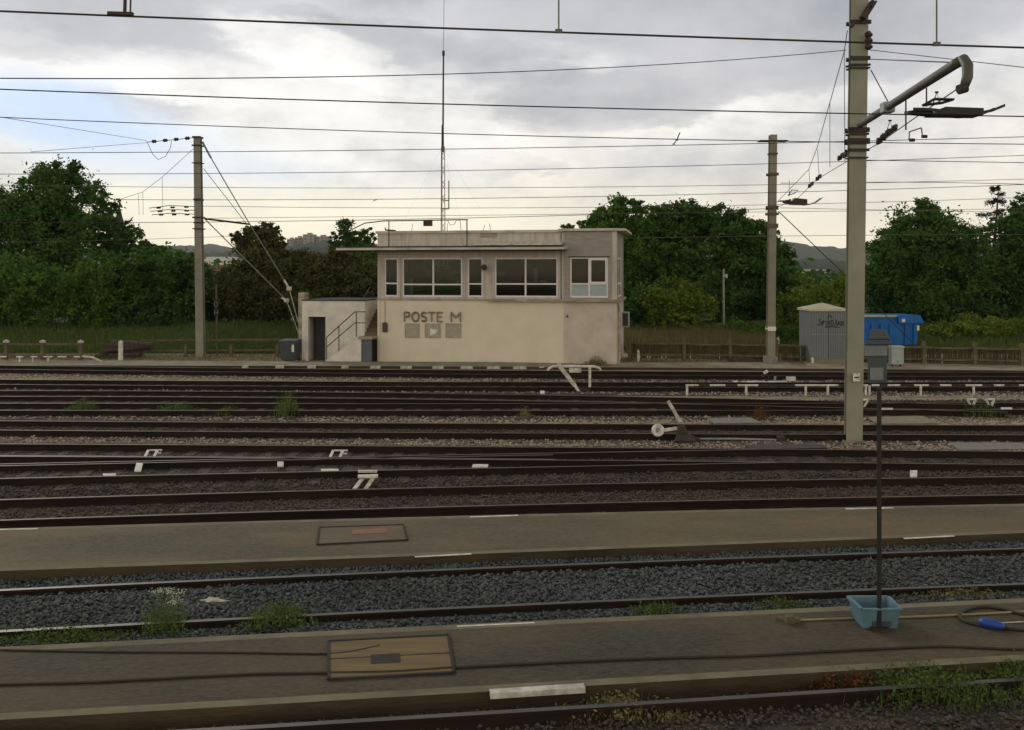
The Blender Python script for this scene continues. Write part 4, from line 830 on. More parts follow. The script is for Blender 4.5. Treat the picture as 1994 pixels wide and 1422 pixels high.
# ------------------------------------------------------------------ overhead line poles
def beam(b, base, top, w0, w1, d0, d1, seg=1, mi=0):
    """steel H section: flange facing the camera, web, rear flange"""
    base, top = Vector(base), Vector(top)
    def sec(p, w_, d): x, y, z = p; return w_, d
    for (a, c, e, f) in ((-.5, .5, -.5, -.42), (-.5, .5, .42, .5), (-.06, .06, -.42, .42)):
        vs = []
        for p, w_, d in ((base, w0, d0), (top, w1, d1)):
            vs += [(p.x + a * w_, p.y + e * d, p.z), (p.x + c * w_, p.y + e * d, p.z), (p.x + c * w_, p.y + f * d, p.z), (p.x + a * w_, p.y + f * d, p.z)]
        b.hexa(vs, mi)
    return b
def pole(label, base_px, top_px, w0, w1, m, d=None, upm=None):
    g0 = G(*base_px); root = empty('catenary_pole', g0, label=label, cat='railway pole', group='steel poles of the overhead line')
    t_ = P(top_px[0], top_px[1], g0.y) - g0; b = MB(); beam(b, (0, 0, -.3), t_, w0, w1, (d or w0) * .9, (d or w1) * .9); b.build('shaft', m, root)
    MB().box(-w0 * .7, w0 * .7, -w0 * .6, w0 * .6, -.1, .06).build('base_plate', 'slab' if m != 'pole' else 'slabtan', root, bevel=.02)
    def at(z): return Vector((0, 0, 0)).lerp(t_, z / t_.z)
    def collar(py, ext=.05, h=.07, nm='collar', mm='iron'):
        z = HC - (py - HY) / F * g0.y; p = at(z); w_ = w0 + (w1 - w0) * z / t_.z; dd = (d or w_) * .9 / 2
        b = MB(); b.box(p.x - w_ / 2 - ext, p.x + w_ / 2 + ext, -dd - .045, -dd - .003, z - h / 2, z + h / 2); b.box(p.x - w_ / 2 - ext, p.x + w_ / 2 + ext, dd + .003, dd + .045, z - h / 2, z + h / 2)
        for s in (-1, 1): b.tube([(p.x + s * (w_ / 2 + ext * .5), -dd - .06, z), (p.x + s * (w_ / 2 + ext * .5), dd + .06, z)], .02, 6)
        b.build(nm, mm, root); return p
    return root, g0, t_, at, collar
main, mg, mt_, mat_, mcol = pole('largest grey green steel pole with the curved cantilever arm', (1661, 862), (1673.5, -70), .42, .44, 'pole', d=.2)
MYY = mg.y
for py, e_, h_ in ((45, .06, .10), (115, .05, .10), (128, .06, .05), (134, .05, .04), (254, .06, .12), (262, .04, .06), (276, .07, .15), (293, .06, .07), (308, .03, .04)): mcol(py, e_, h_)
def mz(py): return HC - (py - HY) / F * MYY
def mx(px): return (px - CX) / F * MYY - mg.x
b = MB(); b.bar((mx(1672), -.28, mz(42)), (mx(1692), -.28, mz(10)), .2, .14); b.bar((mx(1684), -.3, mz(22)), (mx(1694), -.3, mz(12)), .3, .06); b.build('bracket', 'iron', main)
for py in (73, 84, 96): 
    b = MB(); b.tube([(mx(1680), -.23, mz(py)), (mx(1684), -.30, mz(py)), (mx(1690), -.30, mz(py) - .02)], [.07, .1, .03], 10); b.build('insulator', 'insul', main)
b = MB(); b.tube([(mx(1652), -.2, mz(54)), (mx(1652), -.3, mz(54))], .06, 8); b.build('pulley', 'iron', main)
b = MB(); b.box(-.09 + mx(1662), .09 + mx(1662), -.215, -.205, mz(741), mz(725)); 
b.build('number_plate', 'white', main); MB().box(-.06 + mx(1662), .06 + mx(1662), -.221, -.216, mz(735), mz(732)).build('number', 'iron', main)
# cantilever arm reaching towards the near tracks
p0 = Vector((mx(1668), -.25, mz(246))); tipY = 15.2
tip = P(1868, 120, tipY) - mg; a1 = P(1884, 128, tipY - .15) - mg; a2 = P(1884, 150, tipY - .3) - mg; a3 = P(1878, 168, tipY - .35) - mg
armo = MB().tube([p0, p0.lerp(tip, .5), p0.lerp(tip, .96), tip], [.085, .085, .085, .085], 12).build('arm', 'armsteel', main, smooth=True)
MB().tube([p0.lerp(tip, .97), tip + Vector((.05, -.05, .02)), a1, a2, a3], [.085, .09, .09, .085, .07], 12).build('hook', 'armsteel', armo, smooth=True)
MB().tube([a3 + Vector((.03, 0, -.02)), a3 + Vector((-.10, 0, -.06))], .08, 12).build('weight', 'iron', armo)
b = MB(); b.tube([(mx(1690), -.2, mz(140)), p0.lerp(tip, .38) + Vector((0, 0, .1))], .014, 5); b.tube([(mx(1690), -.2, mz(119)), p0.lerp(tip, .93) + Vector((0, 0, .1))], .012, 5); b.build('stay', 'wire', main)
m_ = p0.lerp(tip, .37); MB().box(-.13, .13, -.12, .12, -.12, .11, mtx=Matrix.Translation(m_)).build('clamp', 'lightgrey', armo, bevel=.02)
m_ = p0.lerp(tip, .57); MB().box(-.012, .012, -.012, .012, -.7, -.05, mtx=Matrix.Translation(m_)).build('hanger', 'iron', armo)

far, fg, ft, fat, fcol = pole('slim steel pole with dark collars between the bushy trees and the grey cabinet', (1500, 712), (1505, 263), .36, .33, 'polefar')
for py, e_, h_ in ((300, .03, .08), (340, .08, .13), (405, .08, .2), (417, .10, .12), (440, .08, .2)): fcol(py, e_, h_, mm='polerust')
fcol(640, .01, .2, 'band', 'paper'); fcol(275, .5, .06)
o = MB().box(-.28, .28, -.26, .26, 0, .45).build('footing', 'slab', far, bevel=.03)
lef, lg, lt, lat, lcol = pole('slim pale steel pole with guy rods, standing left of the annex', (391, 698), (385, 266), .40, .34, 'polefar')
for py, e_, h_ in ((268, .05, .1), (284, .08, .08), (318, .08, .05), (389, .02, .1), (424, .09, .08), (434, .05, .05), (446, .09, .06)): lcol(py, e_, h_)
def LP(px, py, Y=None): return P(px, py, Y or lg.y) - lg
b = MB(); b.tube([LP(394, 276), LP(411, 308)], .055, 6); b.tube([LP(411, 308), LP(487, 438, 48.5), LP(553, 545, 50)], .028, 6); b.build('guy_rod', 'galv', lef)
b = MB(); b.tube([LP(396, 328), LP(480, 436, 48)], .018, 5); b.build('guy_rod', 'galv', lef)
b = MB(); b.tube([LP(400, 428), LP(553, 580, 50)], .028, 6); b.build('guy_rod', 'galv', lef)
b = MB(); b.tube([LP(398, 426), LP(487, 437, 48)], .05, 8); b.build('strut', 'iron', lef)
for px, py in ((563, 562), (558, 585)):
    b = MB(); q = LP(px, py, 50); b.box(q.x - .12, q.x + .12, q.y - .1, q.y + .1, q.z - .1, q.z + .1); b.tube([LP(px - 10, py - 17 if py < 570 else py - 5, 50), (q.x, q.y, q.z)], .06, 6); b.tube([(q.x, q.y, q.z), LP(600, 700, 52)], .03, 6); b.build('anchor_clamp', 'whitedirty', lef)
tag(MB().tube([P(1516, 412, fg.y), P(1642, 532, fg.y + 1), P(1800, 690, fg.y + 2)], .022, 6).build('guy_wire', 'wire', None), 'straight guy wire slanting from the slim pole down past the blue skip', 'guy wire')

# ------------------------------------------------------------------ overhead wires
def wire(label, pts, r=.009, m='wire', drop=(), ext=14, name='overhead_wire', grp='overhead wires'):
    q = [P(*p) for p in pts]; o0 = q[0].copy(); k = 24
    tt = np.array([v.x for v in q]); pos = []
    if len(q) >= 3:
        d = len(q) - 1 if len(q) < 4 else 3
        cy, cz = np.polyfit(tt, [v.y for v in q], min(d, 2)), np.polyfit(tt, [v.z for v in q], min(d, 2))
        for i in range(k + 1):
            x = tt[0] + (tt[-1] - tt[0]) * i / k; pos.append(Vector((x, np.polyval(cy, x), np.polyval(cz, x))))
    else: pos = q
    if ext:
        if pts[0][0] <= 0: pos = [pos[0] + (pos[0] - pos[1]).normalized() * ext] + pos
        if pts[-1][0] >= 1994: pos = pos + [pos[-1] + (pos[-1] - pos[-2]).normalized() * ext]
    o = tag(MB().tube([v - o0 for v in pos], r, 6).build(name, m, None, loc=o0), label, 'overhead wire', grp)
    for (x, y0, y1, Y, kd) in drop:
        a, c = P(x, y0, Y) - o0, P(x + (6 if kd else 0), y1, Y) - o0; b = MB(); b.tube([a, c], .006 if Y < 15 else .012, 5); b.box(-.025, .025, -.01, .01, -.01, .018, mtx=Matrix.Translation(a)); b.build('dropper', 'wirethin', o)
    return o
w1 = wire('lowest and thickest wire near the top edge, sloping down to the right across the sky', [(0, 22, 6.6), (1000, 60, 6.6), (1994, 93, 6.6)], .0075, drop=[(1088, 62, -30, 6.6, 0), (1824, 87, -30, 6.6, 0)])
b = MB(); q = P(232, 26, 6.6); b.bar((-.08, 0, 0), (.1, 0, -.005), .03, .022); b.tube([(.04, 0, 0), (.05, 0, .35)], .012, 6); b.tube([(.08, 0, 0), (.09, 0, .35)], .006, 6); o = b.build('wire_clamp', 'iron', w1); o.location = q - w1.location
wire('long bending wire rising from the left margin to the insulators of the largest pole', [(0, 152.5, 15), (500, 152, 17), (1000, 140, 20), (1648, 98, MYY)], .010, ext=14)
wire('second wire from the top at the left margin, passing under the cantilever arm', [(0, 174, 11.8), (1000, 206.5, 11.8), (1994, 227, 11.8)], .0085)
wire('third sloping wire, reaching the top collar of the slim far right pole', [(0, 228.5, 17), (1000, 264, 17), (1994, 281, 17)], .0085, drop=[(1318, 273, 258, 17, 1)])
wire('level wire just above the left pole head', [(0, 297, 22), (400, 297.5, 22), (1000, 290, 22), (1500, 276, 22), (1994, 268, 22)], .009, drop=[(1312, 281, 272, 22, 1)])
wire('level wire crossing the left pole a little below its head', [(0, 338, 26), (500, 339.5, 26), (1000, 331, 26), (1650, 311, 26), (1994, 305, 26)], .009)
wire('thin grey wire crossing the mast at a third of its lattice', [(0, 360, 30), (700, 368, 30), (1000, 366, 30), (1650, 354, 30), (1994, 351, 30)], .009, 'wirethin')
wire('wire passing just above the side aerial foot of the mast, with a sleeve', [(225, 387, 33), (720, 391.5, 33), (1000, 388, 33), (1500, 369, 33), (1994, 362, 33)], .011, drop=[(728, 391, 389, 33, 1)])
wire('wire crossing the roof mast low down, above the roof siren box', [(390, 401, 35), (800, 406.5, 35), (1240, 402, 35), (1994, 385, 35)], .010, 'wirethin')
wire('thin wire close above the bushy trees right of the building', [(400, 425, 38), (900, 421, 38), (1300, 414, 38), (1994, 407, 38)], .010, 'wirethin')
wire('lowest dark wire touching the crowns left of the pole and above the roof', [(0, 436, 38), (400, 427, 38), (700, 430, 38), (1000, 426, 38), (1500, 405, 38)], .013)
wire('faint lowest wire crossing in front of the dark crowns right of the roof', [(1220, 464, 40), (1600, 459, 40), (1994, 457, 40)], .011, 'wirethin')
wire('faint thin wire falling across the left crowns below the church spire tip', [(0, 472, 40), (250, 467, 40), (460, 460, 42)], .009, 'wirethin')
wire('short wire running from the right margin to the insulators of the largest pole', [(1690, 97, MYY), (1994, 131.5, 20)], .010)
wire('level wire from the largest pole to the right margin, just below its lower collars', [(1685, 312, MYY), (1994, 317, MYY)], .010, drop=[])
wire('level wire behind the largest pole at the right, below the last collar wires', [(1520, 357, 33), (1760, 355, 33), (1994, 359, 33)], .011)
wire('thin wire joining the cedar top at the right margin with a small insulator', [(1520, 405, 40), (1880, 412, 40), (1994, 414, 40)], .011, 'wirethin')
wire('thin slanting wire falling from the left margin to the upper insulator string', [(0, 228, 30), (285, 274, lg.y)], .010, 'wirethin')
wire('thin rising wire from the left margin up to the upper insulator string', [(60, 296, 30), (285, 278, lg.y)], .010, 'wirethin')
def insulators(label, pts, Y, n=3, r=.06):
    q = [P(px, py, Y) for px, py in pts]; root = empty('insulator_string', q[0], label=label, cat='insulator', group='insulator strings on the overhead line')
    MB().tube([v - q[0] for v in q], .02, 6).build('rod', 'iron', root)
    d = q[-1] - q[0]
    for i in range(n):
        c = d * ((i + .7) / (n + .4)); e_ = d.normalized() * .12
        MB().tube([c - e_, c - e_ * .5, c, c + e_ * .5, c + e_], [r * .4, r, r * .7, r, r * .4], 8).build('insulator', 'insul', root)
    return root
ins = insulators('dark insulator string tied to the head of the left pole', [(285, 277), (332, 273), (380, 268)], lg.y, 4, .1)
b = MB(); b.tube([P(x, y, lg.y) - ins.location for x, y in ((287, 278), (297, 300), (308, 311), (322, 305), (332, 288), (334, 275))], .014, 6); b.build('jumper_wire', 'wire', ins)
for i, (y_, lab) in enumerate(((400.5, 'upper insulator string of the three left of the pale steel pole'), (408, 'middle insulator string of the three left of the pale steel pole'), (415.5, 'lower insulator string of the three left of the pale steel pole'))):
    insulators(lab, [(290 + i * 3, y_ + 5 - i), (330, y_), (382, y_ + 2)], lg.y, 3, .06)
b = MB(); q0 = P(382, 285, lg.y); W = lambda x, y: P(x, y, lg.y) - q0
b.tube([W(382, 285), W(316, 345), W(278, 374), W(232, 389)], .012, 5)
for x, y0, y1 in ((316, 345, 413), (278, 374, 418), (270, 379, 419)): b.tube([W(x, y0), W(x + 1, y1)], .010, 5)
b.tube([W(226, 388), W(236, 390)], .05, 6)
tag(b.build('catenary_span', 'wire', None), 'slanting suspension wire with droppers left of the pale pole', 'suspension wire').location = q0
# headspan running away from the hook between the two right hand poles
def HS(px, py, t_): return P(px, py, 15 + (fg.y - 15) * t_)
q0 = HS(1866, 172, 0); root = empty('headspan', q0, label='hanging headspan of thin wires, droppers and insulators beside the largest pole', cat='suspension wire')
b = MB(); b.tube([HS(*p) - q0 for p in ((1866, 172, 0), (1790, 224, .1), (1710, 280, .25), (1640, 320, .5), (1590, 350, .72), (1555, 385, .88), (1512, 405, 1))], .012, 5); b.build('cross_wire', 'wirethin', root)
b = MB(); b.tube([HS(*p) - q0 for p in ((1650, 60, .35), (1644, 100, .37), (1616, 200, .48), (1592, 285, .65), (1575, 330, .78), (1512, 395, 1))], .012, 5)
for x, y0, x1, y1, t_ in ((1644, 98, 1645, 315, .38), (1616, 200, 1616, 325, .5), (1592, 290, 1595, 346, .7), (1575, 330, 1577, 360, .8)): b.tube([HS(x, y0, t_) - q0, HS(x1, y1, t_) - q0], .010, 5)
b.build('suspension', 'wirethin', root)
for x, y, t_ in ((1726, 262, .22), (1738, 253, .22), (1716, 271, .22), (1648, 300, .45), (1638, 305, .46), (1594, 346, .7), (1579, 360, .78)):
    c = HS(x, y, t_) - q0; MB().tube([c + Vector((-.1, 0, -.12)), c + Vector((-.04, 0, -.03)), c, c + Vector((.04, 0, .03)), c + Vector((.1, 0, .12))], [.03, .09, .05, .09, .03], 8).build('insulator', 'insul', root)
for x, y, t_ in ((1733, 235, .22), (1824, 180, .06)):
    b = MB(); c = HS(x, y, t_) - q0; s = HS(x, y, t_).y / F; b.tube([c + Vector((-8 * s, 0, -26 * s)), c, c + Vector((6 * s, 0, -22 * s))], .012, 5); b.tube([c + Vector((-3 * s, 0, 0)), c + Vector((3 * s, 0, 0))], .02, 5); b.build('fitting', 'iron', root)
b = MB(); c0 = P(1770, 250, 18) - q0
for x, y, x1, y1 in ((1770, 272, 1771, 257), (1771, 257, 1794, 249), (1794, 249, 1796, 264)): b.tube([P(x, y, 18) - q0, P(x1, y1, 18) - q0], .012, 5)
for x, y in ((1776, 273), (1800, 266)): b.tube([P(x - 5, y, 18) - q0, P(x + 5, y, 18) - q0], .035, 6)
b.build('loop_bracket', 'iron', root)
# section insulator hanging in the near contact wire
def section(label, Y, px0, px1, pc, py, th, m='iron'):
    s = Y / F; q0 = P(px0, py, Y); root = empty('section_insulator', q0, label=label, cat='section insulator'); L_ = (px1 - px0) * s; b = MB()
    prof = [(0, -.02, .01), (.12, -.02, .02), (.25, -.04, .03), (.42, -.09, .04), (.6, -.115, .05), (.72, -.10, .06), (.86, -.05, .02), (1, .06, .075)]
    prof = [(u, z0 * th, z1 * th) for u, z0, z1 in prof]
    for y_ in (-.13, .13):
        n = len(prof); vs = [(u * L_, y_ + e_, z) for e_ in (-.012, .012) for u, z0, z1 in prof for z in (z0, z0 + .035)]
        k = 2 * n
        fs = []
        for i in range(n - 1):
            a = 2 * i; fs += [(a, a + 2, a + 3, a + 1), (k + a, k + a + 1, k + a + 3, k + a + 2), (a, k + a, k + a + 2, a + 2), (a + 1, a + 3, k + a + 3, k + a + 1)]
        b.add(vs, fs)
    b.build('runner', m, root)
    b = MB(); c = (pc - px0) * s
    b.hexa([(c - .28, -.14, -.10 * th), (c + .36, -.14, -.11 * th), (c + .36, .14, -.11 * th), (c - .28, .14, -.10 * th), (c - .12, -.14, .06 * th), (c + .36, -.14, .03 * th), (c + .36, .14, .03 * th), (c - .12, .14, .06 * th)])
    b.hexa([(c - .55, -.05, -.06 * th), (c - .26, -.1, -.09 * th), (c - .26, .1, -.09 * th), (c - .55, .05, -.06 * th), (c - .55, -.05, 0), (c - .26, -.1, .04 * th), (c - .26, .1, .04 * th), (c - .55, .05, 0)]); b.build('body', m, root)
    b = MB(); b.tube([(c - .35, 0, .12 * th), (c - .2, 0, .26 * th), (c + .05, 0, .25 * th), (c - .1, 0, .18 * th), (c - .35, 0, .13 * th)], .02, 6); b.tube([(c - .3, 0, .1 * th), (c - .3, 0, .5 * th)], .01, 5); b.build('hanger', m, root)
section('dark boat shaped section insulator hanging right of the cantilever arm', 11.8, 1770, 1946, 1850, 217, .6, 'black')
section('small dark section insulator hanging in front of the slim far right pole', 36, 1516, 1600, 1552, 391, 1.6)
# ------------------------------------------------------------------ yard equipment
def AT(px, py, Y, o0): return P(px, py, Y) - o0
# white lever frame
q0 = G(1148, 764); Y = q0.y; A = lambda x, y, dy=0: P(x, y, Y + dy) - q0
root = empty('lever_frame', q0, label='white bent tube frame with a slanted flat lever, standing between the tracks', cat='lever frame')
MB().tube([A(1066, 722), A(1070, 717), A(1078, 713.5), A(1120, 713.5), A(1158, 714), A(1167, 717), A(1170, 722)], .048, 10).build('top_tube', 'white', root, smooth=True)
MB().tube([A(1148.5, 714), A(1148.5, 765)], .05, 10).build('post', 'white', root)
MB().bar(A(1086, 708, -.1), A(1120, 752, -.1), .05, .15).build('lever', 'whitedirty', root); MB().bar(A(1118, 748, -.1), A(1128, 764, -.1), .12, .10).build('lever_foot', 'white', root)
MB().box(-.22, .22, -.05, .02, -.16, 0, mtx=Matrix.Translation(A(1120, 717))).build('number_box', 'whitedirty', root); MB().tube([A(1050, 716, .1), A(1060, 715, .1)], .02, 5).build('stub', 'whitedirty', root)
MB().tube([A(1125, 761), A(1090, 760), A(1020, 761)], .025, 6).build('rod', 'galv', root); MB().box(-.3, .3, -.15, .15, -.02, .16, mtx=Matrix.Translation(A(1133, 764))).build('housing', 'iron', root, bevel=.03)
# weighted point lever
q0 = G(1330, 862); Y = q0.y; A = lambda x, y, dy=0: P(x, y, Y + dy) - q0
root = empty('point_lever', q0, label='dark switch lever with a round white counterweight and slanted pale handle', cat='switch lever')
MB().hexa([A(1312, 861, -.25), A(1358, 861, -.25), A(1358, 861, .25), A(1312, 861, .25), A(1318, 846, -.18), A(1346, 846, -.18), A(1346, 846, .18), A(1318, 846, .18)]).build('base', 'iron', root, bevel=.02)
MB().hexa([A(1316, 850, -.12), A(1342, 850, -.12), A(1342, 850, .12), A(1316, 850, .12), A(1319, 826, -.1), A(1332, 826, -.1), A(1332, 826, .1), A(1319, 826, .1)]).build('housing', 'iron', root, bevel=.03)
w_ = MB().tube([A(1281, 838, -.16), A(1281, 838, -.13), A(1281, 838, -.03), A(1281, 838, 0)], [.14, .165, .165, .14], 28).build('counterweight', 'white', root)
MB().box(-.05, .05, -.005, .0, -.07, .07, mtx=Matrix.Translation(A(1281, 838, -.163))).build('number', 'galv', w_)
MB().bar(A(1292, 838, -.08), A(1318, 834, -.08), .05, .075).build('arm', 'white', root); MB().bar(A(1301, 781, -.1), A(1325, 822, -.1), .05, .085).build('handle', 'whitedirty', root)
MB().bar(A(1340, 850, -.1), A(1362, 859, -.1), .08, .12).build('lug', 'iron', root)
MB().tube([A(1356, 855), A(1430, 855), A(1512, 857)], .03, 8).build('rod', 'galv', root); MB().box(-.10, .10, -.1, .1, -.1, .12, mtx=Matrix.Translation(A(1520, 858))).build('crank', 'iron', root, bevel=.02)
# point machine beyond
q0 = G(1490, 752); Y = q0.y; A = lambda x, y, dy=0: P(x, y, Y + dy) - q0
root = empty('point_machine', q0, label='low point machine with white rods and a tilted white paddle, beyond the banded railing', cat='point machine')
MB().tube([A(1445, 745), A(1530, 744.5)], .06, 8).build('rod', 'white', root); MB().tube([A(1428, 746), A(1437, 746)], .09, 8).build('rod_end', 'white', root)
MB().box(-.16, .16, -.1, .1, -.07, .08, mtx=Matrix.Translation(A(1540, 738))).build('marker', 'white', root); MB().box(-.12, .12, -.1, .1, -.06, .06, mtx=Matrix.Translation(A(1525, 745, -.1))).build('marker', 'white', root)
MB().bar(A(1487, 727, -.05), A(1495, 722, -.05), .06, .10).build('paddle', 'white', root); MB().bar(A(1492, 745), A(1492, 728), .10, .08).build('lever', 'iron', root); MB().bar(A(1482, 731), A(1498, 736), .08, .08).build('link', 'iron', root)
MB().tube([A(1508, 745), A(1510, 733)], .05, 6).build('pin', 'galv', root); MB().box(-.5, .5, -.2, .2, -.3, -.08, mtx=Matrix.Translation(A(1500, 744))).build('housing', 'iron', root, bevel=.03)
# lump of white litter on the ballast
b = MB(); q0 = G(205, 779, .05)
for k in range(7): b.add([tuple(v * np.array([.22, .12, .09]) * random.uniform(.6, 1.1) + np.array([random.uniform(-.22, .22), 0, random.uniform(0, .06)])) for v in OCT], [tuple(f) for f in OCF])
tag(b.build('litter', 'whitedirty', None, loc=q0), 'crumpled pale litter on the ballast in the left part of the yard', 'litter')
b = MB(); q0 = G(418, 1172, .16)
for k in range(5): b.add([tuple(v * np.array([.14, .06, .05]) * random.uniform(.6, 1.1) + np.array([random.uniform(-.1, .1), 0, random.uniform(0, .03)])) for v in OCT], [tuple(f) for f in OCF])
tag(b.build('stone', 'whitedirty', None, loc=q0), 'pale broken stone between the polished rails', 'stone')
# grey cabinet hut
q0 = G(1613, 711); Y = q0.y; s = Y / F; hw = 35 * s; zt = (711 - 606) * s; zp = (711 - 698) * s; q0.y += hw - .27
root = empty('relay_cabinet', q0, label='tall blue grey relay cabinet with cream pyramid roof and dark graffiti', cat='relay cabinet')
MB().box(-hw * .97, hw * .97, -hw + .3, hw + .3, -.1, zp).build('plinth', 'slabtan', root)
b = MB(); b.box(-hw, hw, -hw + .27, hw + .27, zp, zt); b.build('body', 'cabinet', root)
b = MB()
for i in range(15):
    if i == 7: continue
    x = -hw + .06 + i * (2 * hw - .12) / 14; b.box(x - .004, x + .004, -hw + .262, -hw + .27, zp + .05, zt - .05)
b.box(-.014, .014, -hw + .255, -hw + .27, zp + .03, zt - .05); b.build('seams', 'bin', root)
b = MB()
for i in range(13): x = -hw + .12 + i * (2 * hw - .24) / 12; b.box(x - .028, x + .028, -hw + .264, -hw + .27, zt - 1.12, zt - 1.09)
b.build('vents', 'lightgrey', root)
e_ = .07; b = MB(); zr = zt + .10
b.box(-hw - e_, hw + e_, -hw + .3 - e_ - .03, hw + .3 + e_, zt, zr); b.add([(-hw - e_, -hw + .27 - e_, zr), (hw + e_, -hw + .27 - e_, zr), (hw + e_, hw + .3 + e_, zr), (-hw - e_, hw + .3 + e_, zr), (0, .3, zr + .27)], [(0, 1, 4), (1, 2, 4), (2, 3, 4), (3, 0, 4)]); b.build('roof', 'cabroof', root)
b = MB(); gy = -hw + .255
def scr(pts): b.tube([((x - 1613) * s, gy, (711 - y) * s) for x, y in pts], .018, 5)
scr([(1598, 621), (1594, 624), (1597, 627), (1600, 630), (1596, 633), (1592, 632)]); scr([(1602, 624), (1601, 634), (1603, 624), (1607, 626), (1603, 629)])
scr([(1610, 635), (1610, 625), (1615, 634), (1615, 624)]); scr([(1618, 624), (1618, 634), (1621, 634), (1623, 629), (1621, 624), (1618, 624)]); scr([(1626, 634), (1628, 622), (1630, 634)])
scr([(1632, 634), (1632, 626), (1636, 626), (1633, 629), (1637, 634)]); scr([(1639, 625), (1638, 633), (1642, 634), (1642, 625)]); scr([(1611, 618), (1614, 615), (1618, 615), (1620, 619)]); scr([(1606, 637), (1622, 636), (1634, 638)])
b.build('graffiti', 'black', root)
# blue skip
q0 = G(1738, 691); q0 = Vector(((1736 - CX) / F * 50 - .35, 50, 0)); s = 48.9 / F; X = lambda px: (px - 1738) * s; Z = lambda py: HC - (py - HY) * s
root = empty('skip', q0, label='bright blue open skip container behind the fence, right of the largest pole', cat='skip')
zb, zt, zt2 = Z(672), Z(614.5), Z(626)
b = MB(); b.hexa([(X(1660), -1, zb), (X(1785), -1, zb), (X(1785), 1.2, zb), (X(1660), 1.2, zb), (X(1660), -1.1, zt), (X(1790), -1.1, zt), (X(1790), 1.3, zt), (X(1660), 1.3, zt)]); b.build('body', 'skip', root, bevel=.02)
MB().hexa([(X(1746), -1.24, Z(630)), (X(1796), -1.24, Z(629)), (X(1796), -1.06, Z(629)), (X(1746), -1.06, Z(630)), (X(1744), -1.26, zt + .02), (X(1788), -1.26, zt + .02), (X(1788), -1.06, zt + .02), (X(1744), -1.06, zt + .02)]).build('end_collar', 'skip', root)
MB().box(X(1660), X(1746), -1.2, -1.05, Z(617.5), Z(613.5)).build('top_rim', 'skiprim', root)
for px in (1680, 1696, 1714, 1732, 1762, 1779): MB().hexa([(X(px) - .05, -1.08, zb), (X(px) + .05, -1.08, zb), (X(px) + .05, -1.0, zb), (X(px) - .05, -1.0, zb), (X(px) - .05, -1.17, Z(631)), (X(px) + .05, -1.17, Z(631)), (X(px) + .05, -1.09, Z(631)), (X(px) - .05, -1.09, Z(631))]).build('rib', 'skip', root)
MB().box(X(1752), X(1758), -1.28, -1.262, Z(627), Z(621)).build('label', 'paper', root); MB().box(X(1783.5), X(1788), -1.13, -1.105, Z(644), Z(634)).build('label', 'paper', root)
for px in (1690, 1770): MB().box(X(px) - .15, X(px) + .15, -.8, .9, -.1 + bank_z(50), zb).build('skid', 'iron', root)
# small pale box on a leg
q0 = G(1745, 718); Y = q0.y; s = Y / F
root = empty('junction_box', q0, label='small pale grey junction box on short legs beside the blue skip', cat='junction box')
MB().box(-12 * s, 12 * s, -.18, .18, 9 * s, 42 * s).build('body', 'lightgrey', root, bevel=.015); MB().hexa([(-13.5 * s, -.22, 41.5 * s), (13.5 * s, -.22, 41.5 * s), (13.5 * s, .22, 41.5 * s), (-13.5 * s, .22, 41.5 * s), (-12 * s, -.2, 45 * s), (12 * s, -.2, 45 * s), (12 * s, .2, 45 * s), (-12 * s, .2, 45 * s)]).build('lid', 'lightgrey', root)
for d in (-1, 1): MB().box(d * .18 - .03, d * .18 + .03, -.03, .03, -.05, 9 * s).build('leg', 'iron', root)
MB().box(-.02, .02, -.19, -.18, 13 * s, 15 * s).build('lock', 'iron', root)
# lamp post and sign post among the bushes
q0 = Vector(((1409 - CX) / F * 56, 56, bank_z(56))); s = 56 / F
root = empty('lamp_post', q0, label='thin pale lamp post with a small round lamp in front of the dark chestnut trees', cat='lamp post')
MB().tube([(0, 0, -.3), (0, 0, P(0, 524, 56).z - q0.z)], [.08, .06], 8).build('post', 'galv', root); MB().tube([(.0, -.1, P(0, 538, 56).z - q0.z), (.16, -.2, P(0, 538, 56).z - q0.z)], [.06, .13], 12).build('lamp', 'whitedirty', root)
q0 = G(423, 694); s = q0.y / F
root = empty('sign_post', q0, label='thin sign post with two small stacked plates right of the pale pole', cat='sign post')
MB().tube([(0, 0, -.1), (-2 * s, 0, 140 * s)], .045, 6).build('post', 'fence', root)
for z0, z1 in ((94, 109), (79, 92)):
    pl = MB().box(-6 * s, 4 * s, -.07, -.05, z0 * s, z1 * s).build('plate', 'black', root)
    b = MB(); cz = (z0 + z1) / 2 * s
    if z0 == 94: b.tube([(-.03 + .08 * math.cos(a) - .02, -.075, cz + .13 * math.sin(a)) for a in np.linspace(0, 6.2, 12)], .014, 4)
    else:
        for x in (-.11, .04): b.tube([(x, -.075, cz - .12), (x, -.075, cz + .12)], .014, 4)
        b.tube([(-.11, -.075, cz), (.04, -.075, cz)], .014, 4)
    b.build('symbol', 'galv', pl)
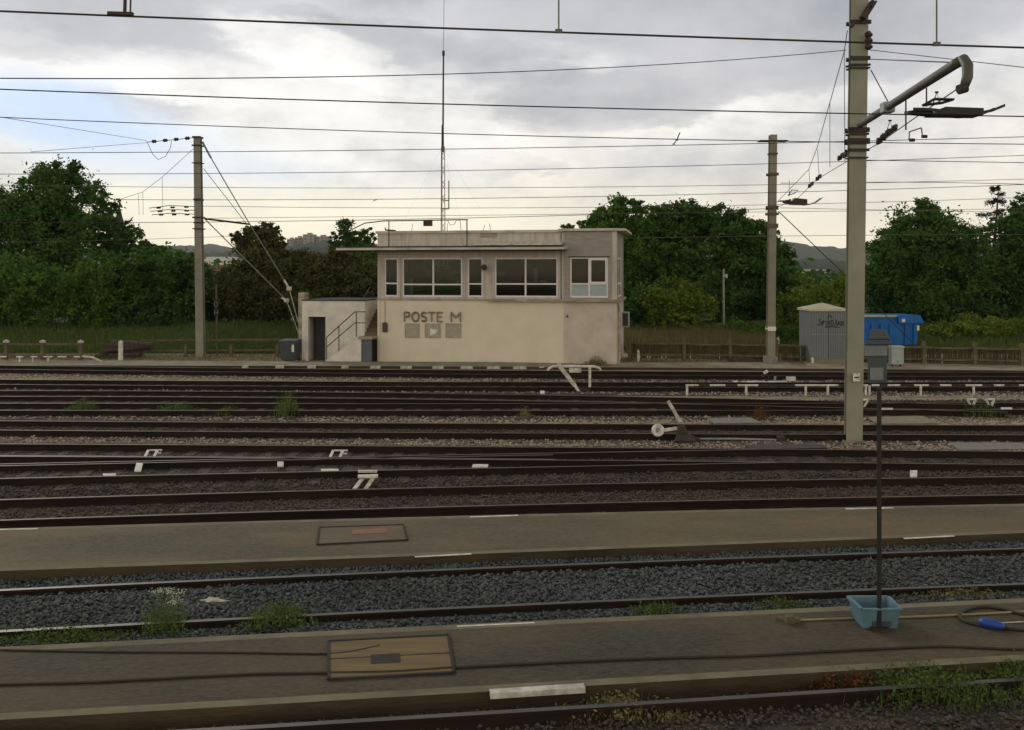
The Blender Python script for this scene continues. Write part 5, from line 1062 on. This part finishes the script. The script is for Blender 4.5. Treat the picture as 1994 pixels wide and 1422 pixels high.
# apparatus post with pale blue tub on the near walkway
q0 = G(1712, 1226, PZ); Y = q0.y; s = Y / F; A = lambda x, y, dy=0: P(x, y, Y + dy) - q0
root = empty('hydrant_post', q0, label='slim dark post with stacked grey control boxes rising from the near walkway', cat='control post')
MB().tube([(0, 0, 0), (0, 0, 470 * s)], .026, 12).build('pole', 'black', root); MB().tube([(0, 0, 0), (0, 0, .03)], .11, 16).build('base', 'iron', root)
MB().hexa([A(1684, 672, -.13), A(1738, 672, -.13), A(1738, 672, .13), A(1684, 672, .13), A(1686, 663, -.13), A(1734, 663, -.13), A(1734, 663, .13), A(1686, 663, .13)]).build('lid', 'bin', root, bevel=.01)
MB().hexa([A(1693, 662, -.1), A(1734, 662, -.1), A(1734, 662, .1), A(1693, 662, .1), A(1696, 641, -.07), A(1724, 641, -.07), A(1724, 641, .07), A(1696, 641, .07)]).build('hood', 'bin', root, bevel=.015)
bx = MB().hexa([A(1683, 694, -.1), A(1728, 694, -.1), A(1728, 694, .1), A(1683, 694, .1), A(1683, 672, -.1), A(1728, 672, -.1), A(1728, 672, .1), A(1683, 672, .1)]).build('control_box', 'cabinet', root, bevel=.01)
MB().hexa([A(1690, 747, -.09), A(1727, 747, -.09), A(1727, 747, .09), A(1690, 747, .09), A(1690, 694.5, -.09), A(1727, 694.5, -.09), A(1727, 694.5, .09), A(1690, 694.5, .09)]).build('body', 'bin', root, bevel=.01)
MB().hexa([A(1694, 740, -.10), A(1720, 740, -.10), A(1720, 740, -.091), A(1694, 740, -.091), A(1694, 716, -.10), A(1720, 716, -.10), A(1720, 716, -.091), A(1694, 716, -.091)]).build('panel', 'cabinet', root)
# tub
q0 = G(1703, 1214, PZ); s = q0.y / F * .80
root = empty('tub', q0, label='pale blue plastic tub around the foot of the slim dark post', cat='tub')
o_b = [(-40 * s, -.17), (40 * s, -.17), (41 * s, .16), (-41 * s, .16)]; o_t = [(-46 * s, -.20), (46 * s, -.20), (49 * s, .20), (-49 * s, .20)]; h = 50 * s; k = .88
b = MB(); vs = [(x, y, 0.004) for x, y in o_b] + [(x, y, h) for x, y in o_t] + [(x * k, y * k, .02) for x, y in o_b] + [(x * k, y * k, h) for x, y in o_t]
fs = [(3, 2, 1, 0)] + [(i, (i + 1) % 4, 4 + (i + 1) % 4, 4 + i) for i in range(4)] + [(8 + (i + 1) % 4, 8 + i, 12 + i, 12 + (i + 1) % 4) for i in range(4)] + [(4 + i, 4 + (i + 1) % 4, 12 + (i + 1) % 4, 12 + i) for i in range(4)] + [(8, 9, 10, 11)]
b.add(vs, fs); b.build('body', 'tub', root)
b = MB(); q = [Vector((x * 1.03, y * 1.03, h)) for x, y in o_t]
for i in range(4): b.bar(q[i], q[(i + 1) % 4], .03, .02)
b.build('rim', 'tub', root)
MB().box(-.10, .12, -.185, -.172, .03, .09).build('badge', 'bin', root)
# hoses and pipes lying on the near walkway
def lay(label, pts, r, m, name='cable', cat='cable', z=PZ, ext=(1, 1), up=0):
    q = [G(px, py, z + r) for px, py in pts]; o0 = q[0].copy(); out = []
    for i in range(len(q) - 1):
        p_, a, c, d = q[max(i - 1, 0)], q[i], q[i + 1], q[min(i + 2, len(q) - 1)]
        for j in range(6):
            t_ = j / 6; out.append(.5 * ((2 * a) + (c - p_) * t_ + (2 * p_ - 5 * a + 4 * c - d) * t_ ** 2 + (3 * a - p_ - 3 * c + d) * t_ ** 3))
    out.append(q[-1]); return tag(MB().tube([v - o0 for v in out], r, 8).build(name, m, None, loc=o0), label, cat)
lay('thin dark cable along the near walkway, ending on the timber cover', [(-400, 1259), (0, 1265.5), (200, 1269), (350, 1270), (480, 1271), (600, 1273), (660, 1272), (700, 1266), (740, 1257)], .011, 'hose')
lay('long black cable crossing the near walkway and the timber cover', [(-400, 1350), (0, 1333), (160, 1329), (300, 1322), (480, 1313), (640, 1310), (760, 1308), (885, 1300), (1100, 1289), (1300, 1281), (1460, 1277), (1600, 1269), (1700, 1264), (1830, 1259), (1920, 1262), (1994, 1264), (2300, 1262)], .014, 'hose')
lay('black hose curled into a loop at the right end of the near walkway', [(2200, 1206), (2060, 1202), (1994, 1197), (1950, 1186), (1915, 1182), (1885, 1187), (1868, 1200), (1884, 1212), (1925, 1220), (1990, 1227), (2200, 1250)], .018, 'hose', 'hose', 'hose')
lay('pale tan pipe lying behind the blue tub on the near walkway', [(1545, 1208), (1660, 1204), (1780, 1201), (1900, 1196), (1994, 1191), (2200, 1180)], .014, 'pipe', 'pipe', 'pipe')
lay('thin white tube beside the hose loop at the right margin', [(1950, 1213), (1994, 1211), (2150, 1204)], .008, 'whitedirty', 'pipe', 'pipe')
q0 = G(1532, 1213, PZ); b = MB(); b.bar((-.09, .12, .02), (.05, -.02, .02), .04, .035); b.bar((.0, 0, .02), (.16, .02, .03), .05, .05); b.box(-.02, .08, -.05, .03, .0, .09)
tag(b.build('pipe_elbow', 'fence', None, loc=q0), 'grey metal elbow at the left end of the tan pipe', 'pipe fitting')
q0 = G(1930, 1224, PZ); root = empty('hose_nozzle', q0, .6 * -1, label='bright blue hose nozzle lying on the black hose loop', cat='nozzle')
MB().tube([(-.13, 0, .05), (-.07, 0, .055), (.02, 0, .055), (.09, 0, .05), (.14, 0, .045)], [.035, .055, .06, .045, .03], 12).build('body', 'bluehose', root, smooth=True); MB().tube([(.13, 0, .045), (.20, 0, .04)], .018, 8).build('tip', 'hose', root)

# ------------------------------------------------------------------ far buildings
def tower(label, px0, px1, ytop, Y, fl):
    x0, x1 = (px0 - CX) / F * Y, (px1 - CX) / F * Y; zt = P(0, ytop, Y).z; z0 = P(0, 500, Y).z - 4; w_ = x1 - x0
    root = empty('apartment_tower', ((x0 + x1) / 2, Y, z0), label=label, cat='apartment block', group='apartment towers on the wooded hill')
    MB().box(-w_ / 2, w_ / 2, -8, 8, -8, zt - z0).build('wall', 'tower', root); MB().box(-w_ / 5, w_ / 5, -3, 3, zt - z0, zt - z0 + 1.8).build('roof_housing', 'tower', root)
    b = MB(); n = max(2, int(w_ / 4)); fh = 3.0
    for f_ in range(fl):
        z = zt - z0 - 2.6 - f_ * fh
        for i in range(n): x = -w_ / 2 + (i + .5) * w_ / n; b.box(x - .9, x + .9, -8.05, -8.0, z, z + 1.4)
    b.build('windows', 'towerwin', root)
tower('narrow low tower block at the left end of the hilltop row', 562, 575, 466, 1010, 5); tower('broad stepped block second in the hilltop row', 577, 592, 463, 1015, 6)
tower('tallest tower block in the middle of the hilltop row', 593, 614, 457, 1005, 8); tower('wide low tower block beside the dark poplar on the hilltop', 618, 642, 461, 1012, 6)
def far_house(label, px, py, w_, h_, Y, roof='tiles', wallm='tower'):
    p = P(px, py, Y); root = empty('house', p, label=label, cat='house', group='distant houses')
    MB().box(-w_ / 2, w_ / 2, -4, 4, -h_, 0).build('wall', wallm, root); MB().add([(-w_ / 2 - .4, -4.4, 0), (w_ / 2 + .4, -4.4, 0), (w_ / 2 + .4, 4.4, 0), (-w_ / 2 - .4, 4.4, 0), (-w_ / 2, 0, h_ * .4), (w_ / 2, 0, h_ * .4)], [(0, 1, 5, 4), (1, 2, 5), (2, 3, 4, 5), (3, 0, 4)]).build('roof', roof, root)
    b = MB()
    for i in range(int(w_ / 3)): b.box(-w_ / 2 + 1 + i * 3, -w_ / 2 + 2.1 + i * 3, -4.04, -4.0, -h_ * .55, -h_ * .2)
    b.build('windows', 'towerwin', root)
far_house('pale gabled house peeping between the left pole and the dark bushes', 434, 517, 9, 6, 260, 'whitedirty'); far_house('low brick red roofed house just right of the left pole', 412, 540, 12, 5, 150, 'tiles', 'tiles')
far_house('long white distant shed seen right of the slim far pole', 1577, 527, 14, 2.2, 700, 'tower', 'tower'); far_house('smaller white distant shed close to the largest pole', 1605, 527.5, 7, 2, 690, 'tower', 'tower')
q0 = P(232, 500, 150); root = empty('church', (q0.x, 150, 0), label='dark pointed church spire standing behind the sparse tree', cat='church')
z1, z2 = P(0, 452, 150).z, P(0, 398, 150).z; MB().box(-.75, .75, -.75, .75, 0, z1).build('tower', 'spire', root); MB().add([(-.85, -.85, z1), (.85, -.85, z1), (.85, .85, z1), (-.85, .85, z1), (0, 0, z2)], [(0, 1, 4), (1, 2, 4), (2, 3, 4), (3, 0, 4)]).build('spire', 'spire', root)
MB().tube([(0, 0, z2 - .3), (0, 0, z2 + 1)], .08, 5).build('finial', 'iron', root)

# ------------------------------------------------------------------ trees and bushes
GT = 'trees beyond the fence'
T = tree
T('tree', 'large dense green tree at the left margin with a rounded knobbly top', 'tree', [(110, 400, 85, 75), (60, 440, 85, 70), (150, 440, 50, 55), (110, 345, 38, 30), (70, 350, 30, 26), (140, 345, 28, 30), (20, 420, 60, 55), (-60, 460, 90, 80), (100, 490, 90, 60)], 62, 22000, .19, 'leafdark', GT)
T('tree', 'sparse dark tree with sky showing through, beside the church spire', 'tree', [(188, 380, 24, 28), (205, 415, 26, 34), (250, 455, 24, 28), (225, 470, 34, 28), (298, 492, 20, 16), (200, 455, 24, 30), (262, 470, 20, 22), (280, 482, 15, 18), (215, 490, 40, 20)], 66, 5200, .19, 'leafdark', GT, spread=.26)
T('bush', 'broad bright green bush mass at the far left below the big tree', 'bush', [(40, 545, 85, 50), (100, 570, 85, 55), (-30, 580, 90, 60), (40, 610, 90, 45), (-110, 560, 90, 70)], 58, 12000, .16, 'leaf', GT, trunk=False, gz=.9)
T('bush', 'green bush with arching lit sprays in the middle of the left thicket', 'bush', [(190, 540, 70, 45), (150, 580, 70, 50), (225, 575, 70, 50), (190, 620, 70, 40), (240, 520, 40, 30)], 57, 11000, .16, 'leaf', GT, trunk=False, gz=.9)
T('bush', 'dark green bush sloping down towards the pale left pole', 'bush', [(300, 540, 70, 45), (300, 510, 60, 30), (350, 515, 50, 28), (380, 545, 30, 40), (280, 580, 60, 50), (340, 575, 60, 48), (320, 615, 70, 36), (345, 530, 42, 32)], 58, 11000, .16, 'leafdark', GT, trunk=False, gz=.9)
T('bush', 'dark low bush between the pale pole and the thin sign post', 'bush', [(385, 560, 42, 46), (395, 600, 45, 40), (420, 590, 40, 45), (425, 560, 30, 28)], 60, 7000, .16, 'leafdark', GT, trunk=False, gz=.9)
T('tree', 'spiky topped shrubby tree crossed by the two guy rods', 'tree', [(505, 480, 45, 35), (480, 465, 25, 18), (520, 455, 32, 22), (462, 462, 14, 12), (545, 480, 22, 22), (500, 530, 65, 45), (495, 450, 22, 12)], 60, 7500, .18, 'leafbrown', GT, spread=.17)
T('bush', 'russet brown bush under the spiky tree, left of the annex', 'bush', [(460, 565, 50, 42), (545, 520, 40, 36), (510, 575, 50, 45), (480, 610, 60, 35), (540, 560, 40, 45), (550, 610, 40, 36)], 59, 9500, .16, 'leafbrown', GT, trunk=False, gz=.9)
T('bush', 'brown green thicket directly behind the annex roof', 'bush', [(600, 530, 50, 45), (590, 510, 36, 28), (640, 515, 44, 26), (650, 540, 60, 50), (700, 545, 50, 45), (610, 590, 60, 45), (690, 590, 50, 45), (660, 500, 40, 28), (745, 560, 50, 60)], 58, 13000, .16, 'leafbrown', GT, trunk=False, gz=.9)
T('tree', 'small dark poplar with ragged twin tops left of the canopy end', 'tree', [(672, 450, 16, 26), (690, 470, 22, 26), (716, 468, 18, 26), (655, 475, 16, 22), (700, 500, 45, 30)], 68, 4200, .17, 'leafdark', GT, spread=.2)
T('tree', 'ragged green tree rising directly behind the right roof corner', 'tree', [(1200, 415, 42, 32), (1175, 440, 40, 30), (1230, 450, 40, 40), (1150, 438, 24, 16), (1240, 400, 20, 20), (1260, 450, 40, 50), (1105, 444, 20, 6), (1225, 500, 50, 55), (1225, 570, 40, 60)], 60, 11000, .18, 'leaf', GT)
T('tree', 'broad dark chestnut tree in the middle of the right hand group', 'tree', [(1320, 430, 75, 38), (1285, 440, 60, 36), (1370, 430, 60, 34), (1370, 450, 70, 50), (1290, 480, 70, 55), (1350, 530, 90, 60), (1270, 560, 60, 70), (1400, 590, 60, 60), (1345, 410, 40, 20), (1310, 600, 70, 45)], 61, 24000, .2, 'leafdark', GT, spread=.17)
T('tree', 'dark chestnut tree behind the slim far right pole', 'tree', [(1450, 445, 50, 35), (1412, 440, 40, 34), (1480, 480, 50, 45), (1430, 500, 50, 55), (1490, 540, 60, 60), (1450, 590, 60, 55), (1520, 520, 28, 50), (1510, 590, 45, 50)], 62, 17000, .2, 'leafdark', GT, spread=.17)
T('bush', 'rounded yellow green bush in front of the broad chestnut', 'bush', [(1320, 580, 55, 45), (1350, 600, 45, 40), (1290, 600, 50, 40), (1310, 620, 65, 28), (1345, 570, 30, 25)], 56, 9500, .15, 'leafyel', GT, trunk=False, gz=.9)
T('bush', 'green bush between the slim pole and the grey cabinet', 'bush', [(1560, 605, 45, 40), (1590, 580, 40, 35), (1620, 590, 45, 45), (1600, 625, 60, 30), (1650, 575, 35, 40), (1540, 630, 40, 20)], 57, 9500, .15, 'leafyel', GT, trunk=False, gz=.9)
T('tree', 'large rounded green tree with a pointed top right of the largest pole', 'tree', [(1800, 450, 75, 50), (1760, 500, 75, 60), (1850, 490, 80, 60), (1795, 405, 24, 24), (1810, 420, 26, 22), (1745, 450, 30, 26), (1800, 560, 110, 65), (1720, 560, 45, 60), (1880, 550, 70, 60), (1710, 485, 22, 22), (1780, 620, 100, 40), (1880, 610, 80, 45)], 60, 32000, .18, 'leafdark', GT)
T('tree', 'dense green tree cut by the right margin', 'tree', [(1990, 450, 55, 60), (1970, 500, 55, 50), (2040, 420, 60, 60), (1960, 560, 70, 60), (2050, 520, 90, 90), (1980, 610, 80, 45), (1975, 410, 18, 20)], 62, 19000, .19, 'leafdark', GT)
T('bush', 'low sunlit weedy bush at the foot of the right hand trees', 'bush', [(1860, 640, 50, 16), (1920, 643, 50, 16), (1900, 625, 40, 14), (1980, 640, 50, 18), (1830, 650, 30, 14)], 54, 5000, .12, 'leafyel', GT, trunk=False, gz=.6)
T('bush', 'low green bramble patch behind the fence before the chestnuts', 'bush', [(1400, 650, 40, 16), (1440, 645, 45, 20), (1480, 650, 40, 18), (1540, 655, 40, 16), (1570, 650, 35, 16)], 54, 6500, .12, 'leaf', GT, trunk=False, gz=.5)
T('bush', 'dark shrub at the building corner beneath the air conditioner', 'bush', [(1240, 620, 30, 40), (1260, 600, 34, 45), (1235, 650, 26, 25)], 55, 5000, .15, 'leafdark', GT, trunk=False, gz=.6)
# conifer with drooping boughs
Yc = 66; root = empty('conifer', (P(1935, 500, Yc).x, Yc, .9), label='sparse grey cedar with drooping boughs against the sky at the right', cat='tree', group=GT)
ztop = P(0, 366, Yc).z - .9; MB().tube([(0, 0, -.3), (0, 0, ztop * .5), (.35, 0, ztop)], [.22, .13, .03], 7).build('trunk', 'bark', root)
pt = []; br = MB()
for k in range(46):
    u = random.random() ** .8; z = ztop - 4.6 * u; l = .3 + 2.8 * u * random.uniform(.6, 1.15); a = random.uniform(0, 6.28); e = Vector((math.cos(a) * l, math.sin(a) * l, -.15 * l + .25)); c = Vector((.3 * (z / ztop - .5), 0, z))
    br.tube([c, c + e * .5 + Vector((0, 0, .1)), c + e], [.03, .02, .008], 5)
    for j in range(120):
        t_ = random.random() ** .7; q = c + e * t_; pt.append((q.x + random.gauss(0, .06), q.y + random.gauss(0, .06), q.z - abs(random.gauss(0, .22)) * t_))
br.build('bough', 'bark', root); V, Fc = leaf_cloud(np.array(pt), .085); from_np('crown', V, Fc, 4, 'leafpine', root)

# background woods: one mass far off
pts = []
for px in np.arange(-200, 2200, 9.0):
    Y = random.uniform(85, 120); h = random.uniform(520, 540); c = P(px, h, Y); k = 90; r = random.uniform(1.6, 2.6)
    if 1540 < px < 1690: c.z = P(0, random.uniform(545, 555), Y).z
    if 400 < px < 445: c.z = P(0, 562, Y).z
    g_ = RNG.normal(size=(k, 3)) * r * .5; zz = RNG.uniform(0, 1, k) * (c.z + 1); pts.append(np.stack([c.x + g_[:, 0], c.y + g_[:, 1], np.maximum(zz, .3)], 1))
V, Fc = leaf_cloud(np.concatenate(pts), .5); tag(from_np('treeline', V, Fc, 4, 'leafdark'), 'dark belt of woods behind the nearer trees', 'woods', kind='stuff')

# ------------------------------------------------------------------ grass and weeds
def grass(name, label, x0, x1, y0, y1, n, h0, h1, w_, m, zf=None, cat='grass', clump=0):
    x = RNG.uniform(x0, x1, n); y = RNG.uniform(y0, y1, n)
    if clump:
        k = RNG.integers(0, clump, n); cx, cy = RNG.uniform(x0, x1, clump), RNG.uniform(y0, y1, clump); x = cx[k] + RNG.normal(0, .22, n); y = cy[k] + RNG.normal(0, .16, n)
    z = np.array([zf(b) for b in y]) if zf else np.zeros(n); V, Fc = blades(x, y, z, RNG.uniform(h0, h1, n), w_)
    return tag(from_np(name, V, Fc, 3, m), label, cat, kind='stuff')
bz = lambda y: bank_z(y)
grass('grass', 'green grass on the bank beyond the left fence', -34, -9.5, 50, 58.5, 26000, .12, .4, .03, 'grass', bz)
grass('grass', 'green grass between the sign post and the annex', -17.5, -10, 49.5, 58, 9000, .15, .5, .03, 'grass', bz)
grass('dry_grass', 'tall dry yellow grass behind the fence right of the building', 6.2, 14.5, 50, 55, 16000, .4, .95, .025, 'drygrass', bz)
grass('grass', 'mixed grass behind the fence from the slim pole to the right margin', 12, 34, 49.5, 57, 20000, .2, .55, .03, 'grass', bz)
grass('dry_grass', 'thin dry grass along the foot of the fence', 5, 27, 44.5, 46.5, 5000, .05, .22, .015, 'drygrass')
grass('dry_grass', 'scattered dry grass by the foot of the left fence', -27, -10, 45.5, 49, 5000, .05, .2, .015, 'drygrass')
def weeds(label, px, py, z, wpx, hpx, n, m, dw=.006, flowers=0, depth=.25):
    q0 = G(px, py, z); s = q0.y / F; x = RNG.normal(0, wpx * s / 2.4, n); y = RNG.normal(0, depth, n); h = RNG.uniform(.3, 1, n) ** .8 * hpx * s * np.exp(-(x / (wpx * s * .7)) ** 2)
    root = empty('weed', q0, label=label, cat='weed', group='weeds growing in the yard')
    V, Fc = blades(x, y, np.zeros(n), h, dw, .5); from_np('stems', V, Fc, 3, m, root)
    k = n * 3; i = RNG.integers(0, n, k); pts = np.stack([x[i] + RNG.normal(0, .04, k), y[i] + RNG.normal(0, .04, k), h[i] * RNG.uniform(.1, .95, k)], 1)
    V, Fc = leaf_cloud(pts, max(.026, 2.0 * s)); from_np('leaves', V, Fc, 4, m, root)
    if flowers:
        c = RNG.normal(0, 1, (flowers, 3)); pp = []
        for j in range(flowers):
            f_ = np.array([random.uniform(-.5, .5) * wpx * s, random.uniform(-.1, .1), hpx * s * random.uniform(.6, .95)]); pp.append(f_ + RNG.normal(0, 1, (40, 3)) * [.045, .04, .008])
        V, Fc = leaf_cloud(np.concatenate(pp), .012); from_np('flowers', V, Fc, 4, 'petal', root)
    return root
weeds('tall bright green weed pair on the weedy track, left of the middle', 560, 808, .05, 34, 52, 160, 'grass', .012)
weeds('round low green weed tuft in the far left of the yard', 158, 803, .05, 34, 30, 220, 'grass', .01)
weeds('small green weed tuft just left of the tall weed pair', 445, 806, .05, 26, 18, 120, 'grass', .01)
weeds('thin scattered weeds near the three pale stones', 345, 800, .05, 60, 22, 120, 'grass', .008)
weeds('thin dry brown weed in front of the cream wall, on the gravel', 1022, 812, .02, 22, 24, 70, 'drygrass', .008)
weeds('reddish thin weed behind the grey slab', 1480, 818, .02, 26, 40, 90, 'redweed', .006)
weeds('straggly green weeds near the v brackets at the right', 1915, 812, .02, 60, 34, 110, 'grass', .008)
weeds('small dry bush growing at the foot of the cream wall', 1160, 712, .1, 30, 22, 160, 'drygrass', .012)
weeds('tall white flowering weed in the near left of the blue ballast', 322, 1238, .06, 62, 96, 190, 'grass', .006, flowers=9, depth=.12)
weeds('wide green grass tuft right of the white flowering weed', 540, 1222, .06, 130, 48, 700, 'grass', .008, depth=.14)
weeds('long low green tuft at the left end of the near walkway edge', 120, 1252, .06, 240, 34, 1100, 'grass', .008, depth=.12)
weeds('thin green tuft at the far left margin by the polished rail', -10, 1250, .06, 100, 30, 350, 'grass', .008, depth=.12)
weeds('green tuft on the walkway edge below the polished rail, right of the middle', 1278, 1200, .06, 90, 30, 420, 'grass', .008, depth=.12)
weeds('yellow green tuft left of the blue tub', 1520, 1190, .06, 110, 26, 420, 'grass', .008, depth=.12)
weeds('reddish tuft against the kerb under the near walkway', 1650, 1345, .06, 150, 46, 480, 'redweed', .007, depth=.1)
weeds('dense green grass tuft under the near walkway at the bottom right', 1800, 1348, .06, 230, 56, 1300, 'grass', .008, depth=.16)
weeds('green grass tuft at the bottom right corner', 1990, 1330, .06, 160, 50, 900, 'grass', .008, depth=.16)
weeds('dry brownish weeds under the white kerb length at the bottom', 1210, 1392, .06, 170, 40, 340, 'drygrass', .007, depth=.1)
weeds('low dry weeds by the reddish brown stems on the ballast right of the tub', 1850, 1165, .08, 200, 22, 380, 'drygrass', .004, depth=.08)

# ------------------------------------------------------------------ air
b = MB(); b.box(-4600, 4600, -60, 3300, -1.2, 240)
hz = b.build('haze', 'white'); tag(hz, kind='stuff')
m = bpy.data.materials.new('thin_evening_air'); m.use_nodes = True; t = m.node_tree; t.nodes.clear()
o_ = t.nodes.new('ShaderNodeOutputMaterial'); v_ = t.nodes.new('ShaderNodeVolumePrincipled'); v_.inputs['Color'].default_value = (.72, .80, .92, 1); v_.inputs['Density'].default_value = .00007; v_.inputs['Anisotropy'].default_value = .1
t.links.new(v_.outputs[0], o_.inputs['Volume']); hz.data.materials.clear(); hz.data.materials.append(m)
